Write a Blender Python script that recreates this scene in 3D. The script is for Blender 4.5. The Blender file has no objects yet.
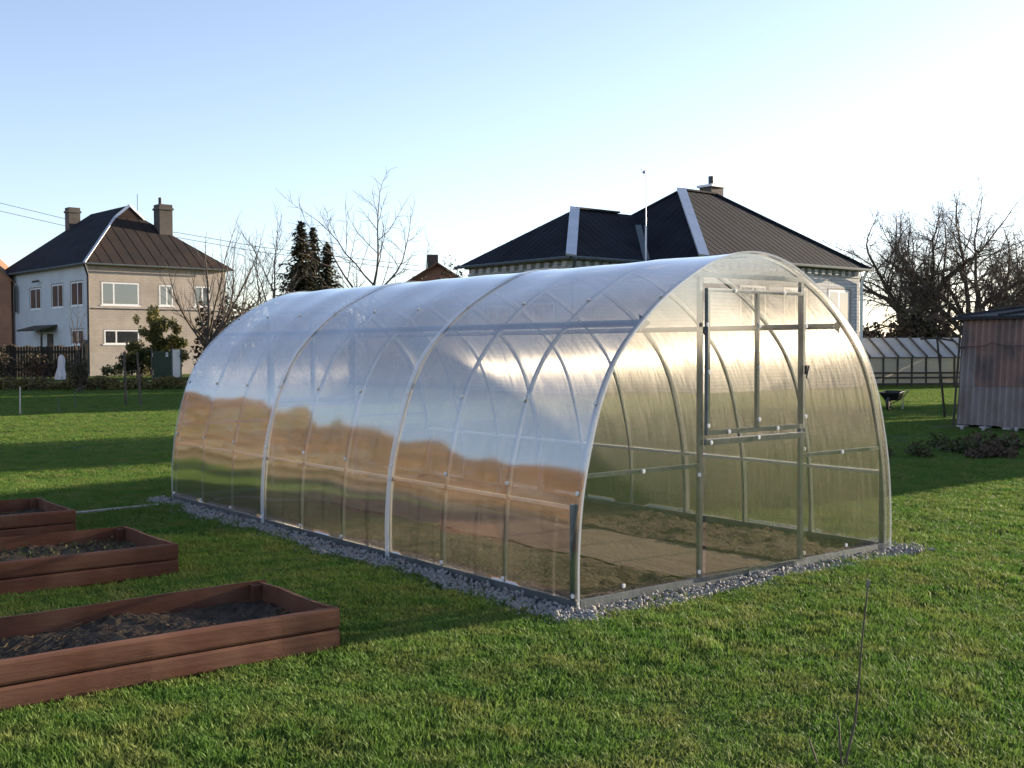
import bpy, bmesh, math, random
import numpy as np
from mathutils import Vector, Matrix, Euler

R = math.radians
scene = bpy.context.scene
COL = scene.collection

# ------------------------------------------------------------------ camera
F = 1122.24
CAM = Vector((-4.1403, -4.7060, 1.4750))
YAW, PIT, ROL = 0.665239, -0.031272, -0.003008
fw = Vector((math.sin(YAW)*math.cos(PIT), math.cos(YAW)*math.cos(PIT), math.sin(PIT)))
rt0 = Vector((math.cos(YAW), -math.sin(YAW), 0)); up0 = rt0.cross(fw)
rt = rt0*math.cos(ROL) + up0*math.sin(ROL); up = up0*math.cos(ROL) - rt0*math.sin(ROL)
cd = bpy.data.cameras.new("camera"); cam = bpy.data.objects.new("camera", cd); COL.objects.link(cam)
cd.sensor_width = 36.0; cd.lens = F/1024*36; cd.clip_start = 0.05; cd.clip_end = 5000
cam.matrix_world = Matrix(((rt.x, up.x, -fw.x, CAM.x), (rt.y, up.y, -fw.y, CAM.y), (rt.z, up.z, -fw.z, CAM.z), (0, 0, 0, 1)))
scene.camera = cam

def ray(px, py): return (fw + rt*((px-512)/F) - up*((py-384)/F))
def on_depth(px, py, D):                       # point seen at a pixel, D metres ahead
    d = ray(px, py); h = Vector((math.sin(YAW), math.cos(YAW), 0)); return CAM + d*(D/d.dot(h))
def on_z(px, py, z=0.0):
    d = ray(px, py); return CAM + d*((z-CAM.z)/d.z)
def on_plane(px, py, P0, n):
    d = ray(px, py); return CAM + d*((P0-CAM).dot(n)/d.dot(n))

# ------------------------------------------------------------------ light
ELEV = R(10)
SUNDIR = Vector((math.cos(ELEV)*0.995, -math.cos(ELEV)*0.0995, math.sin(ELEV)))   # towards the sun
SUNYAW = math.atan2(SUNDIR.x, SUNDIR.y)
w = bpy.data.worlds.new("World"); scene.world = w; w.use_nodes = True
nt = w.node_tree; bg = nt.nodes["Background"]
sky = nt.nodes.new("ShaderNodeTexSky"); sky.sky_type = 'NISHITA'; sky.sun_disc = False
sky.sun_elevation = ELEV; sky.sun_rotation = SUNYAW; sky.altitude = 50
sky.air_density = 0.85; sky.dust_density = .5; sky.ozone_density = 1.2
hs = nt.nodes.new("ShaderNodeHueSaturation"); hs.inputs['Saturation'].default_value = .80
tn = nt.nodes.new("ShaderNodeMix"); tn.data_type = 'RGBA'; tn.blend_type = 'MULTIPLY'; tn.inputs[0].default_value = 1; tn.inputs[7].default_value = (.99, .99, 1.12, 1)
nt.links.new(sky.outputs[0], hs.inputs['Color']); nt.links.new(hs.outputs[0], tn.inputs[6]); nt.links.new(tn.outputs[2], bg.inputs[0]); bg.inputs[1].default_value = 0.088
sl = bpy.data.lights.new("sun", 'SUN'); sl.energy = 5.0; sl.angle = R(0.55); sl.color = (1.0, 0.82, 0.60)
so = bpy.data.objects.new("sun", sl); COL.objects.link(so); so.location = (20, -5, 20)
so.rotation_euler = (-SUNDIR).to_track_quat('-Z', 'Y').to_euler()
vs = scene.view_settings
scene.display_settings.display_device = 'sRGB'
vs.view_transform = 'Standard'; vs.look = 'None'; vs.gamma = 1; vs.use_curve_mapping = False; vs.exposure = 1.72
cy = scene.cycles
cy.transparent_max_bounces = 24; cy.max_bounces = 8; cy.diffuse_bounces = 3; cy.glossy_bounces = 4
cy.transmission_bounces = 6; cy.caustics_reflective = False; cy.caustics_refractive = False
cy.use_denoising = True
try: cy.denoiser = 'OPENIMAGEDENOISE'
except Exception: pass

# ------------------------------------------------------------------ mesh helpers
class MB:
    def __init__(s): s.v = []; s.f = []
    def add(s, vs_, fs):
        o = len(s.v); s.v.extend([tuple(v) for v in vs_]); s.f.extend([tuple(i+o for i in f) for f in fs])
    def quad(s, a, b, c, d): s.add([a, b, c, d], [(0, 1, 2, 3)])
    def tri(s, a, b, c): s.add([a, b, c], [(0, 1, 2)])
    def poly(s, pts): s.add(pts, [tuple(range(len(pts)))])
    def box(s, x0, x1, y0, y1, z0, z1):
        s.add([(x0, y0, z0), (x1, y0, z0), (x1, y1, z0), (x0, y1, z0), (x0, y0, z1), (x1, y0, z1), (x1, y1, z1), (x0, y1, z1)],
              [(0, 3, 2, 1), (4, 5, 6, 7), (0, 1, 5, 4), (1, 2, 6, 5), (2, 3, 7, 6), (3, 0, 4, 7)])
    def slab(s, pts, t):                       # polygon with thickness along its normal
        pts = [Vector(p) for p in pts]; n = (pts[1]-pts[0]).cross(pts[2]-pts[0]).normalized()*t
        k = len(pts); b = [p-n for p in pts]
        s.add(pts+b, [tuple(range(k)), tuple(range(2*k-1, k-1, -1))] + [(i, k+i, k+(i+1) % k, (i+1) % k) for i in range(k)])
    def bar(s, a, b, w_, h, upv=(0, 0, 1)):
        a = Vector(a); b = Vector(b); d = (b-a).normalized(); u = Vector(upv)
        x = d.cross(u)
        if x.length < 1e-4: x = d.cross(Vector((1, 0, 0)))
        x.normalize(); u = x.cross(d).normalized(); x = x*w_/2; u = u*h/2
        s.add([a-x-u, a+x-u, a+x+u, a-x+u, b-x-u, b+x-u, b+x+u, b-x+u],
              [(0, 1, 2, 3), (7, 6, 5, 4), (0, 4, 5, 1), (1, 5, 6, 2), (2, 6, 7, 3), (3, 7, 4, 0)])
    def tube(s, pts, rad, n=6, cap=True):
        pts = [Vector(p) for p in pts]; k = len(pts)
        if not hasattr(rad, '__len__'): rad = [rad]*k
        o = len(s.v); x = None
        for i in range(k):
            d = (pts[min(i+1, k-1)]-pts[max(i-1, 0)])
            if d.length < 1e-9: d = Vector((0, 0, 1))
            d.normalize()
            if x is None:
                x = d.orthogonal().normalized()
            else:
                x = x-d*x.dot(d)
                if x.length < 1e-6: x = d.orthogonal()
                x.normalize()
            y = d.cross(x)
            for j in range(n):
                a = 2*math.pi*j/n; s.v.append(tuple(pts[i]+(x*math.cos(a)+y*math.sin(a))*rad[i]))
        for i in range(k-1):
            for j in range(n):
                a = o+i*n+j; b = o+i*n+(j+1) % n; s.f.append((a, b, b+n, a+n))
        if cap:
            s.f.append(tuple(range(o+n-1, o-1, -1))); s.f.append(tuple(range(o+(k-1)*n, o+k*n)))
    def disc(s, c, nrm, r, t, n=10):
        c = Vector(c); nrm = Vector(nrm).normalized(); s.tube([c, c+nrm*t], r, n)
    def leaf(s, c, sz, rng, flat=0.0):
        d = Vector((rng.gauss(0, 1), rng.gauss(0, 1), rng.gauss(0, 1)*(1-flat))).normalized(); e = d.orthogonal().normalized()
        q = d.cross(e); a = rng.random()*6.28; e2 = e*math.cos(a)+q*math.sin(a); q2 = d.cross(e2)
        c = Vector(c); s.add([c-e2*sz*.5, c+q2*sz*.28, c+e2*sz*.5, c-q2*sz*.28], [(0, 1, 2, 3)])
    def build(s, name, mat, parent=None, smooth=False):
        me = bpy.data.meshes.new(name); me.from_pydata(s.v, [], s.f); me.update()
        if mat: me.materials.append(mat)
        if smooth: me.polygons.foreach_set('use_smooth', [True]*len(me.polygons))
        o = bpy.data.objects.new(name, me); COL.objects.link(o)
        if parent: o.parent = parent
        return o

def tag(o, label=None, cat=None, group=None, kind=None):
    if label: o['label'] = label
    if cat: o['category'] = cat
    if group: o['group'] = group
    if kind: o['kind'] = kind
    return o
def thing(name, label, cat, loc=(0, 0, 0), rotz=0, group=None):
    o = bpy.data.objects.new(name, None); COL.objects.link(o); o.location = loc; o.rotation_euler = (0, 0, rotz)
    return tag(o, label, cat, group)
def copy_part(o, parent, loc=None):
    c = o.copy(); COL.objects.link(c); c.parent = parent
    if loc is not None: c.location = loc
    return c

# ------------------------------------------------------------------ materials
def newmat(name):
    m = bpy.data.materials.new(name); m.use_nodes = True; return m, m.node_tree.nodes, m.node_tree.links
def bs(m): return m.node_tree.nodes["Principled BSDF"]
def mat(name, c1, c2=None, scale=4, rough=.8, metal=0, bump=0, bscale=None, stretch=(1, 1, 1), detail=5, c3=None, s3=1.0, spec=.4, trans=0):
    """Principled with two base colours mixed by world-space noise (c3: a second, larger blotch)."""
    m, N, Lk = newmat(name); b = bs(m)
    b.inputs['Roughness'].default_value = rough; b.inputs['Metallic'].default_value = metal
    b.inputs['Specular IOR Level'].default_value = spec
    geo = N.new('ShaderNodeNewGeometry'); mp = N.new('ShaderNodeMapping'); mp.inputs['Scale'].default_value = stretch
    Lk.new(geo.outputs['Position'], mp.inputs['Vector'])
    nz = N.new('ShaderNodeTexNoise'); nz.inputs['Scale'].default_value = scale; nz.inputs['Detail'].default_value = detail
    Lk.new(mp.outputs[0], nz.inputs['Vector'])
    cr = N.new('ShaderNodeValToRGB'); c2 = c2 or tuple(c*.75 for c in c1)
    cr.color_ramp.elements[0].position = .35; cr.color_ramp.elements[1].position = .65
    cr.color_ramp.elements[0].color = (*c1, 1); cr.color_ramp.elements[1].color = (*c2, 1)
    Lk.new(nz.outputs[0], cr.inputs[0]); out = cr.outputs[0]
    if c3:
        n3 = N.new('ShaderNodeTexNoise'); n3.inputs['Scale'].default_value = s3; n3.inputs['Detail'].default_value = 4
        Lk.new(geo.outputs['Position'], n3.inputs['Vector'])
        r3 = N.new('ShaderNodeMapRange'); r3.inputs[1].default_value = .45; r3.inputs[2].default_value = .68
        Lk.new(n3.outputs[0], r3.inputs[0])
        mx = N.new('ShaderNodeMix'); mx.data_type = 'RGBA'; Lk.new(r3.outputs[0], mx.inputs[0]); Lk.new(out, mx.inputs[6]); mx.inputs[7].default_value = (*c3, 1)
        out = mx.outputs[2]
    Lk.new(out, b.inputs['Base Color'])
    if bump:
        nb = N.new('ShaderNodeTexNoise'); nb.inputs['Scale'].default_value = bscale or scale*4; nb.inputs['Detail'].default_value = 6
        Lk.new(mp.outputs[0], nb.inputs['Vector'])
        bp = N.new('ShaderNodeBump'); bp.inputs['Strength'].default_value = bump; bp.inputs['Distance'].default_value = .02
        Lk.new(nb.outputs[0], bp.inputs['Height']); Lk.new(bp.outputs[0], b.inputs['Normal'])
    if trans:
        tr = N.new('ShaderNodeBsdfTranslucent'); ms = N.new('ShaderNodeMixShader'); ms.inputs[0].default_value = trans
        Lk.new(out, tr.inputs['Color']); Lk.new(b.outputs[0], ms.inputs[1]); Lk.new(tr.outputs[0], ms.inputs[2])
        Lk.new(ms.outputs[0], N['Material Output'].inputs['Surface'])
    return m
def brickmat(name, c1, c2, mortar, sx=1.0, bump=.3, axis='xz'):
    m, N, Lk = newmat(name); b = bs(m); b.inputs['Roughness'].default_value = .85
    tc = N.new('ShaderNodeTexCoord'); sp = N.new('ShaderNodeSeparateXYZ'); cb = N.new('ShaderNodeCombineXYZ'); ad = N.new('ShaderNodeMath')
    Lk.new(tc.outputs['Object'], sp.inputs[0]); Lk.new(sp.outputs[0], ad.inputs[0]); Lk.new(sp.outputs[1], ad.inputs[1])
    Lk.new(ad.outputs[0], cb.inputs[0]); Lk.new(sp.outputs[2], cb.inputs[1])
    br = N.new('ShaderNodeTexBrick'); br.inputs['Scale'].default_value = 1; br.inputs['Brick Width'].default_value = .26*sx; br.inputs['Row Height'].default_value = .08*sx
    br.inputs['Mortar Size'].default_value = .008*sx; br.inputs['Color1'].default_value = (*c1, 1); br.inputs['Color2'].default_value = (*c2, 1); br.inputs['Mortar'].default_value = (*mortar, 1)
    Lk.new(cb.outputs[0], br.inputs['Vector'])
    nz = N.new('ShaderNodeTexNoise'); nz.inputs['Scale'].default_value = .9; nz.inputs['Detail'].default_value = 6; Lk.new(tc.outputs['Object'], nz.inputs['Vector'])
    mr = N.new('ShaderNodeMapRange'); mr.inputs[1].default_value = .3; mr.inputs[2].default_value = .7; mr.inputs[3].default_value = .8; mr.inputs[4].default_value = 1.1; Lk.new(nz.outputs[0], mr.inputs[0])
    mx = N.new('ShaderNodeMix'); mx.data_type = 'RGBA'; mx.blend_type = 'MULTIPLY'; mx.inputs[0].default_value = 1
    Lk.new(br.outputs[0], mx.inputs[6]); Lk.new(mr.outputs[0], mx.inputs[7]); Lk.new(mx.outputs[2], b.inputs['Base Color'])
    bp = N.new('ShaderNodeBump'); bp.inputs['Strength'].default_value = bump; bp.inputs['Distance'].default_value = .01; bp.invert = True
    Lk.new(br.outputs[1], bp.inputs['Height']); Lk.new(bp.outputs[0], b.inputs['Normal'])
    return m

def sheetmat(name, tint=(.80, .785, .74), haze=.15, film=.985, lobe=.019):
    """Twin-wall polycarbonate: clear view through, glossy skin, and a milky scatter from flutes and condensation."""
    m, N, Lk = newmat(name); N.remove(N["Principled BSDF"]); outp = N['Material Output']
    geo = N.new('ShaderNodeNewGeometry'); tc = N.new('ShaderNodeTexCoord')
    # streaks that run along the flutes (up the sheet)
    def noise(st, sc, det=4):
        mp = N.new('ShaderNodeMapping'); mp.inputs['Scale'].default_value = st; Lk.new(tc.outputs['Object'], mp.inputs['Vector'])
        n = N.new('ShaderNodeTexNoise'); n.inputs['Scale'].default_value = sc; n.inputs['Detail'].default_value = det; Lk.new(mp.outputs[0], n.inputs['Vector']); return n.outputs[0]
    def math_(op, a, b=None, clamp=False):
        n = N.new('ShaderNodeMath'); n.operation = op; n.use_clamp = clamp
        for i, q in enumerate((a, b)):
            if q is None: continue
            if isinstance(q, (int, float)): n.inputs[i].default_value = q
            else: Lk.new(q, n.inputs[i])
        return n.outputs[0]
    fine = noise((9, 55, 3.0), 1.0, 5) if name != 'sheet_end' else noise((55, 1, 3.0), 1.0, 5)
    big = noise((1, 1, 1), 1.3, 4)
    dotp = N.new('ShaderNodeVectorMath'); dotp.operation = 'DOT_PRODUCT'
    Lk.new(geo.outputs['Normal'], dotp.inputs[0]); Lk.new(geo.outputs['Incoming'], dotp.inputs[1])
    c = math_('ABSOLUTE', dotp.outputs['Value'])
    # Fresnel of the four faces of a twin-wall sheet
    r1 = math_('ADD', math_('MULTIPLY', math_('POWER', math_('SUBTRACT', 1.0, c, True), 5.0), .93), .055 if name == 'sheet_end' else .085)
    fres = math_('DIVIDE', math_('MULTIPLY', r1, 4.0), math_('ADD', math_('MULTIPLY', r1, 3.0), 1.0))
    hz = math_('MULTIPLY', math_('ADD', math_('MULTIPLY', math_('SUBTRACT', fine, .5), 3.4 if name == 'sheet_end' else 2.5), math_('ADD', math_('MULTIPLY', math_('SUBTRACT', big, .5), .8), 1.0)), haze, True)
    hz = math_('MULTIPLY', hz, math_('ADD', math_('MULTIPLY', math_('SUBTRACT', 1.0, c, True), 1.2), .7), True)
    tr = N.new('ShaderNodeBsdfTransparent'); tr.inputs[0].default_value = (*tint, 1)
    # the flutes act like fine fibres: they scatter light sideways, hardly along their length
    rf = N.new('ShaderNodeBsdfHair'); rf.component = 'Transmission'; rf.inputs['Color'].default_value = (1.0, .98, .93, 1)
    rf.inputs['RoughnessU'].default_value = lobe; rf.inputs['RoughnessV'].default_value = 1.0
    if name == 'sheet_end':
        tg = N.new('ShaderNodeCombineXYZ'); tg.inputs[2].default_value = 1.0; Lk.new(tg.outputs[0], rf.inputs['Tangent'])
    else:
        tg = N.new('ShaderNodeVectorMath'); tg.operation = 'CROSS_PRODUCT'; tg.inputs[1].default_value = (0, 1, 0); Lk.new(geo.outputs['Normal'], tg.inputs[0]); Lk.new(tg.outputs[0], rf.inputs['Tangent'])
    df = N.new('ShaderNodeBsdfDiffuse'); df.inputs[0].default_value = (.75, .75, .73, 1)
    ms = N.new('ShaderNodeMixShader'); ms.inputs[0].default_value = 1-film; Lk.new(rf.outputs[0], ms.inputs[1]); Lk.new(df.outputs[0], ms.inputs[2])
    m1 = N.new('ShaderNodeMixShader'); Lk.new(hz, m1.inputs[0]); Lk.new(tr.outputs[0], m1.inputs[1]); Lk.new(ms.outputs[0], m1.inputs[2])
    gl = N.new('ShaderNodeBsdfAnisotropic'); gl.inputs['Color'].default_value = (.97, .97, .97, 1); gl.inputs['Roughness'].default_value = .085
    bp = N.new('ShaderNodeBump'); bp.inputs['Strength'].default_value = .12; bp.inputs['Distance'].default_value = .01
    wav = noise((.8, 3.0, .8), 1.0, 2) if name != 'sheet_end' else noise((3.0, 1, .8), 1.0, 2)
    Lk.new(wav, bp.inputs['Height']); Lk.new(bp.outputs[0], gl.inputs['Normal'])
    m2 = N.new('ShaderNodeMixShader'); Lk.new(fres, m2.inputs[0]); Lk.new(m1.outputs[0], m2.inputs[1]); Lk.new(gl.outputs[0], m2.inputs[2])
    Lk.new(m2.outputs[0], outp.inputs['Surface'])
    return m

M = {}
M['sheet'] = sheetmat('sheet_roof'); M['sheet_end'] = sheetmat('sheet_end', haze=.07)
M['steel'] = mat('galvanised_steel', (.17, .20, .22), (.25, .28, .30), 14, rough=.38, metal=.5, bump=.05)
M['steel_base'] = mat('galvanised_base', (.085, .105, .11), (.13, .15, .155), 9, rough=.55, metal=.4, bump=.08)
M['steel_bright'] = mat('bright_galvanised_steel', (.66, .68, .70), (.74, .75, .76), 14, rough=.35, metal=.4)
M['trim'] = mat('clear_edge_trim', (.75, .76, .77), (.85, .86, .86), 9, rough=.25, metal=.2)
m_, N_, L_ = newmat('clear_strip'); b_ = bs(m_); b_.inputs['Base Color'].default_value = (.80, .82, .85, 1); b_.inputs['Roughness'].default_value = .2
t_ = N_.new('ShaderNodeBsdfTransparent'); x_ = N_.new('ShaderNodeMixShader'); x_.inputs[0].default_value = .42; L_.new(t_.outputs[0], x_.inputs[1]); L_.new(b_.outputs[0], x_.inputs[2]); L_.new(x_.outputs[0], N_['Material Output'].inputs['Surface'])
M['strip'] = m_
M['washer'] = mat('washer_plastic', (.80, .80, .78), (.7, .7, .7), 20, rough=.35)
M['black'] = mat('black_plastic', (.02, .02, .022), (.03, .03, .03), 20, rough=.4)
M['soil'] = mat('soil', (.048, .026, .016), (.080, .048, .030), 7, rough=.95, bump=.9, bscale=30, c3=(.115, .074, .048), s3=1.6)
M['path'] = mat('packed_earth', (.19, .135, .10), (.24, .18, .14), 5, rough=.9, bump=.5, bscale=24, stretch=(2.5, .7, 1))
M['bedsoil'] = mat('bed_soil', (.030, .022, .016), (.060, .042, .028), 9, rough=1, bump=.9, bscale=40, c3=(.085, .058, .034), s3=2.2)
M['plank'] = mat('stained_plank', (.110, .037, .018), (.082, .027, .014), 2, rough=.8, bump=.15, bscale=14, stretch=(.6, 3, 5), c3=(.140, .062, .036), s3=3.1)
M['straw'] = mat('dry_stalks', (.17, .12, .06), (.11, .08, .04), 30, rough=.9)
M['gravel'] = mat('grey_gravel', (.33, .325, .32), (.19, .185, .18), 40, rough=.85, c3=(.33, .29, .25), s3=18, detail=1)
M['blade'] = mat('grass_blade', (.088, .185, .030), (.135, .225, .042), 2.2, rough=.65, c3=(.185, .220, .056), s3=3.5, trans=.35, spec=.24)
M['lawn'] = mat('lawn_ground', (.045, .085, .017), (.068, .105, .023), 3.0, rough=.95, bump=.8, bscale=28, c3=(.075, .092, .025), s3=.35, spec=.05)
M['asphalt'] = mat('road_asphalt', (.17, .17, .175), (.22, .22, .22), 3, rough=.9)
M['bark'] = mat('bark', (.075, .060, .048), (.12, .10, .08), 6, rough=.9, bump=.4)
M['bark_light'] = mat('bark_light', (.16, .13, .10), (.22, .19, .15), 6, rough=.9, bump=.4)
M['twig'] = mat('twigs', (.085, .065, .050), (.12, .095, .072), 2, rough=.9)
M['spruce'] = mat('spruce_needles', (.020, .032, .016), (.045, .052, .020), 1.5, rough=.7, c3=(.085, .062, .024), s3=.6)
M['thuja'] = mat('thuja_leaves', (.14, .145, .036), (.20, .165, .044), 1.1, rough=.7, c3=(.050, .070, .022), s3=.7, trans=.15)
M['box'] = mat('box_leaves', (.040, .065, .020), (.065, .085, .025), 3, rough=.7)
M['russet'] = mat('russet_leaves', (.31, .145, .030), (.22, .10, .024), .4, rough=.8, c3=(.36, .19, .045), s3=.4, trans=.1)
M['brush'] = mat('dry_brush', (.075, .055, .035), (.055, .055, .026), .8, rough=.9, c3=(.12, .07, .045), s3=.5)
M['hedge'] = mat('low_hedge_leaves', (.19, .155, .046), (.125, .11, .034), 1.2, rough=.8, c3=(.15, .115, .045), s3=.9, trans=.15)
M['weeds'] = mat('weed_leaves', (.055, .075, .022), (.085, .085, .030), 4, rough=.7, trans=.2)
M['plaster_grey'] = mat('grey_plaster', (.50, .51, .53), (.56, .57, .58), .8, rough=.9, bump=.1)
M['plaster_tan'] = brickmat('tan_block', (.36, .315, .265), (.395, .345, .29), (.31, .27, .235), 1.6, .2)
M['plinth'] = mat('plinth_render', (.40, .36, .32), (.33, .30, .27), 2, rough=.9)
M['silicate'] = brickmat('silicate_brick', (.52, .53, .54), (.62, .62, .62), (.30, .30, .31), 1.5, .3)
M['redbrick'] = brickmat('red_brick', (.40, .15, .08), (.46, .20, .10), (.36, .28, .22), 1.0, .3)
M['chimney'] = brickmat('chimney_brick', (.085, .072, .062), (.062, .055, .05), (.11, .10, .09), 1.0, .3)
M['slate'] = mat('slate_roof', (.008, .010, .015), (.016, .019, .026), .9, rough=.85, bump=.3, bscale=14, spec=.15)
M['slate_brown'] = mat('brown_sheet_roof', (.020, .018, .017), (.030, .025, .023), .8, rough=.85, bump=.15, c3=(.042, .026, .020), s3=.25, spec=.15)
M['rust_roof'] = mat('rust_roof', (.24, .12, .06), (.17, .09, .05), .9, rough=.85, bump=.3)
M['flash'] = mat('zinc_flashing', (.62, .64, .67), (.55, .57, .60), 2, rough=.4, metal=.5)
M['white'] = mat('white_paint', (.80, .80, .79), (.74, .74, .73), 5, rough=.5)
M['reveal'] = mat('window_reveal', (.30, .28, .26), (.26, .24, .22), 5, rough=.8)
m_, N_, L_ = newmat('window_glass'); b_ = bs(m_); b_.inputs['Base Color'].default_value = (.035, .04, .045, 1); b_.inputs['Roughness'].default_value = .03; b_.inputs['IOR'].default_value = 2.3; b_.inputs['Coat Weight'].default_value = .8; b_.inputs['Coat Roughness'].default_value = .02
M['glass'] = m_
M['fence'] = mat('dark_fence', (.035, .032, .026), (.055, .048, .036), 3, rough=.9, bump=.3)
M['green'] = mat('dark_green_paint', (.020, .050, .028), (.028, .062, .034), 3, rough=.5)
M['corr'] = mat('corrugated_brown', (.27, .165, .135), (.32, .205, .17), 1.6, rough=.8, stretch=(1, 3, .5), bump=.1, c3=(.15, .12, .115), s3=2)
M['corr_grey'] = mat('corrugated_grey', (.27, .225, .215), (.32, .27, .26), 1.6, rough=.8, stretch=(1, 3, .5), bump=.1, c3=(.22, .17, .155), s3=2)
M['felt'] = mat('roof_felt', (.030, .030, .032), (.048, .048, .050), 2, rough=.85, bump=.2, spec=.15)
M['foil'] = mat('foil_panel', (.50, .52, .52), (.60, .61, .60), 1.5, rough=.35, trans=.45)
M['foil_wall'] = mat('foil_wall_panel', (.60, .56, .44), (.50, .50, .46), .9, rough=.35, trans=.5)
M['wood_dark'] = mat('weathered_dark_wood', (.055, .045, .036), (.085, .07, .055), 4, rough=.85)
M['pale'] = mat('pale_stake', (.55, .52, .46), (.45, .42, .37), 8, rough=.8)
M['concrete'] = mat('concrete_block', (.42, .41, .39), (.34, .33, .31), 9, rough=.9, bump=.3)
M['wire'] = mat('wire', (.10, .10, .11), (.10, .10, .11), 1, rough=.6)
M['cloth'] = mat('white_sheet', (.70, .70, .72), (.78, .78, .78), 6, rough=.8)
M['soilpile'] = mat('garden_soil', (.045, .035, .024), (.07, .055, .035), 4, rough=1, bump=.8, bscale=20)

# ------------------------------------------------------------------ ground
L = 5.911
def terrain():
    mb = MB()
    xs = [-2500, -600, -200, -90, -60] + list(range(-45, 66, 1)) + [80, 110, 200, 600, 2500]
    ys = [-2500, -600, -200, -60] + list(range(-30, 91, 1)) + [110, 200, 600, 2500]
    for y in ys:
        for x in xs:
            z = -.004
            if -45 <= x <= 65 and -30 <= y <= 90 and not (-6 < x < 5 and -1 < y < 8):
                z += .010*math.sin(x*.9+math.sin(y*.7))*math.sin(y*1.1+.4*x)-.012
            mb.v.append((x, y, z))
    nx = len(xs)
    for j in range(len(ys)-1):
        for i in range(nx-1):
            a = j*nx+i; mb.f.append((a, a+1, a+nx+1, a+nx))
    tag(mb.build('lawn', M['lawn'], smooth=True), kind='structure')
terrain()

def scatter(name, pts, variants, label, cat):
    """one 'stuff' object: points carrying geometry-node instances of a few tuft meshes"""
    me = bpy.data.meshes.new(name); me.from_pydata([q[:3] for q in pts], [], [])
    a = me.attributes.new('rot', 'FLOAT_VECTOR', 'POINT'); a.data.foreach_set('vector', [c for q in pts for c in (0, 0, q[3])])
    a = me.attributes.new('scl', 'FLOAT_VECTOR', 'POINT'); a.data.foreach_set('vector', [c for q in pts for c in (q[4], q[4], q[5])])
    a = me.attributes.new('idx', 'INT', 'POINT'); a.data.foreach_set('value', [q[6] for q in pts])
    o = bpy.data.objects.new(name, me); COL.objects.link(o)
    ng = bpy.data.node_groups.new(name+'_nodes', 'GeometryNodeTree')
    ng.interface.new_socket('Geometry', in_out='INPUT', socket_type='NodeSocketGeometry')
    ng.interface.new_socket('Geometry', in_out='OUTPUT', socket_type='NodeSocketGeometry')
    gi = ng.nodes.new('NodeGroupInput'); go = ng.nodes.new('NodeGroupOutput')
    jn = ng.nodes.new('GeometryNodeJoinGeometry')
    for v in variants:
        oi = ng.nodes.new('GeometryNodeObjectInfo'); oi.inputs['Object'].default_value = v; oi.inputs['As Instance'].default_value = True
        ng.links.new(oi.outputs['Geometry'], jn.inputs[0])
    ip = ng.nodes.new('GeometryNodeInstanceOnPoints'); ip.inputs['Pick Instance'].default_value = True
    def attr(nm, dt):
        n = ng.nodes.new('GeometryNodeInputNamedAttribute'); n.data_type = dt; n.inputs['Name'].default_value = nm; return n.outputs['Attribute']
    ng.links.new(gi.outputs[0], ip.inputs['Points']); ng.links.new(jn.outputs[0], ip.inputs['Instance'])
    ng.links.new(attr('idx', 'INT'), ip.inputs['Instance Index']); ng.links.new(attr('rot', 'FLOAT_VECTOR'), ip.inputs['Rotation']); ng.links.new(attr('scl', 'FLOAT_VECTOR'), ip.inputs['Scale'])
    ng.links.new(ip.outputs[0], go.inputs[0])
    md = o.modifiers.new('scatter', 'NODES'); md.node_group = ng
    return tag(o, label, cat, kind='stuff')

def grass_patch(seed, size=.30, n=520, hmax=.043):
    rng = random.Random(seed); mb = MB()
    tufts = [(rng.uniform(-.5, .5)*size, rng.uniform(-.5, .5)*size, rng.uniform(.6, 1.25), rng.uniform(0, 6.28)) for _ in range(26)]
    for _ in range(n):
        t = rng.choice(tufts)
        if rng.random() < .75: x, y = t[0]+rng.gauss(0, .020), t[1]+rng.gauss(0, .020)
        else: x, y = rng.uniform(-.55, .55)*size, rng.uniform(-.55, .55)*size
        h = hmax*rng.uniform(.45, 1.0)*t[2]; a = t[3]+rng.gauss(0, 1.0); ln = rng.uniform(.1, .9)*h
        wd = rng.uniform(.0018, .0035); c, s = math.cos(a), math.sin(a); b = a+1.57+rng.gauss(0, .5); cx, sx = math.cos(b)*wd, math.sin(b)*wd
        mb.add([(x-cx, y-sx, -.005), (x+cx, y+sx, -.005), (x+c*ln*.35+cx*.8, y+s*ln*.35+sx*.8, h*.62), (x+c*ln*.35-cx*.8, y+s*ln*.35-sx*.8, h*.62), (x+c*ln, y+s*ln, h)],
               [(0, 1, 2, 3), (3, 2, 4)])
    me = bpy.data.meshes.new('grass_tuft'); me.from_pydata(mb.v, [], mb.f); me.materials.append(M['blade'])
    return bpy.data.objects.new('grass_tuft', me)

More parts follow.
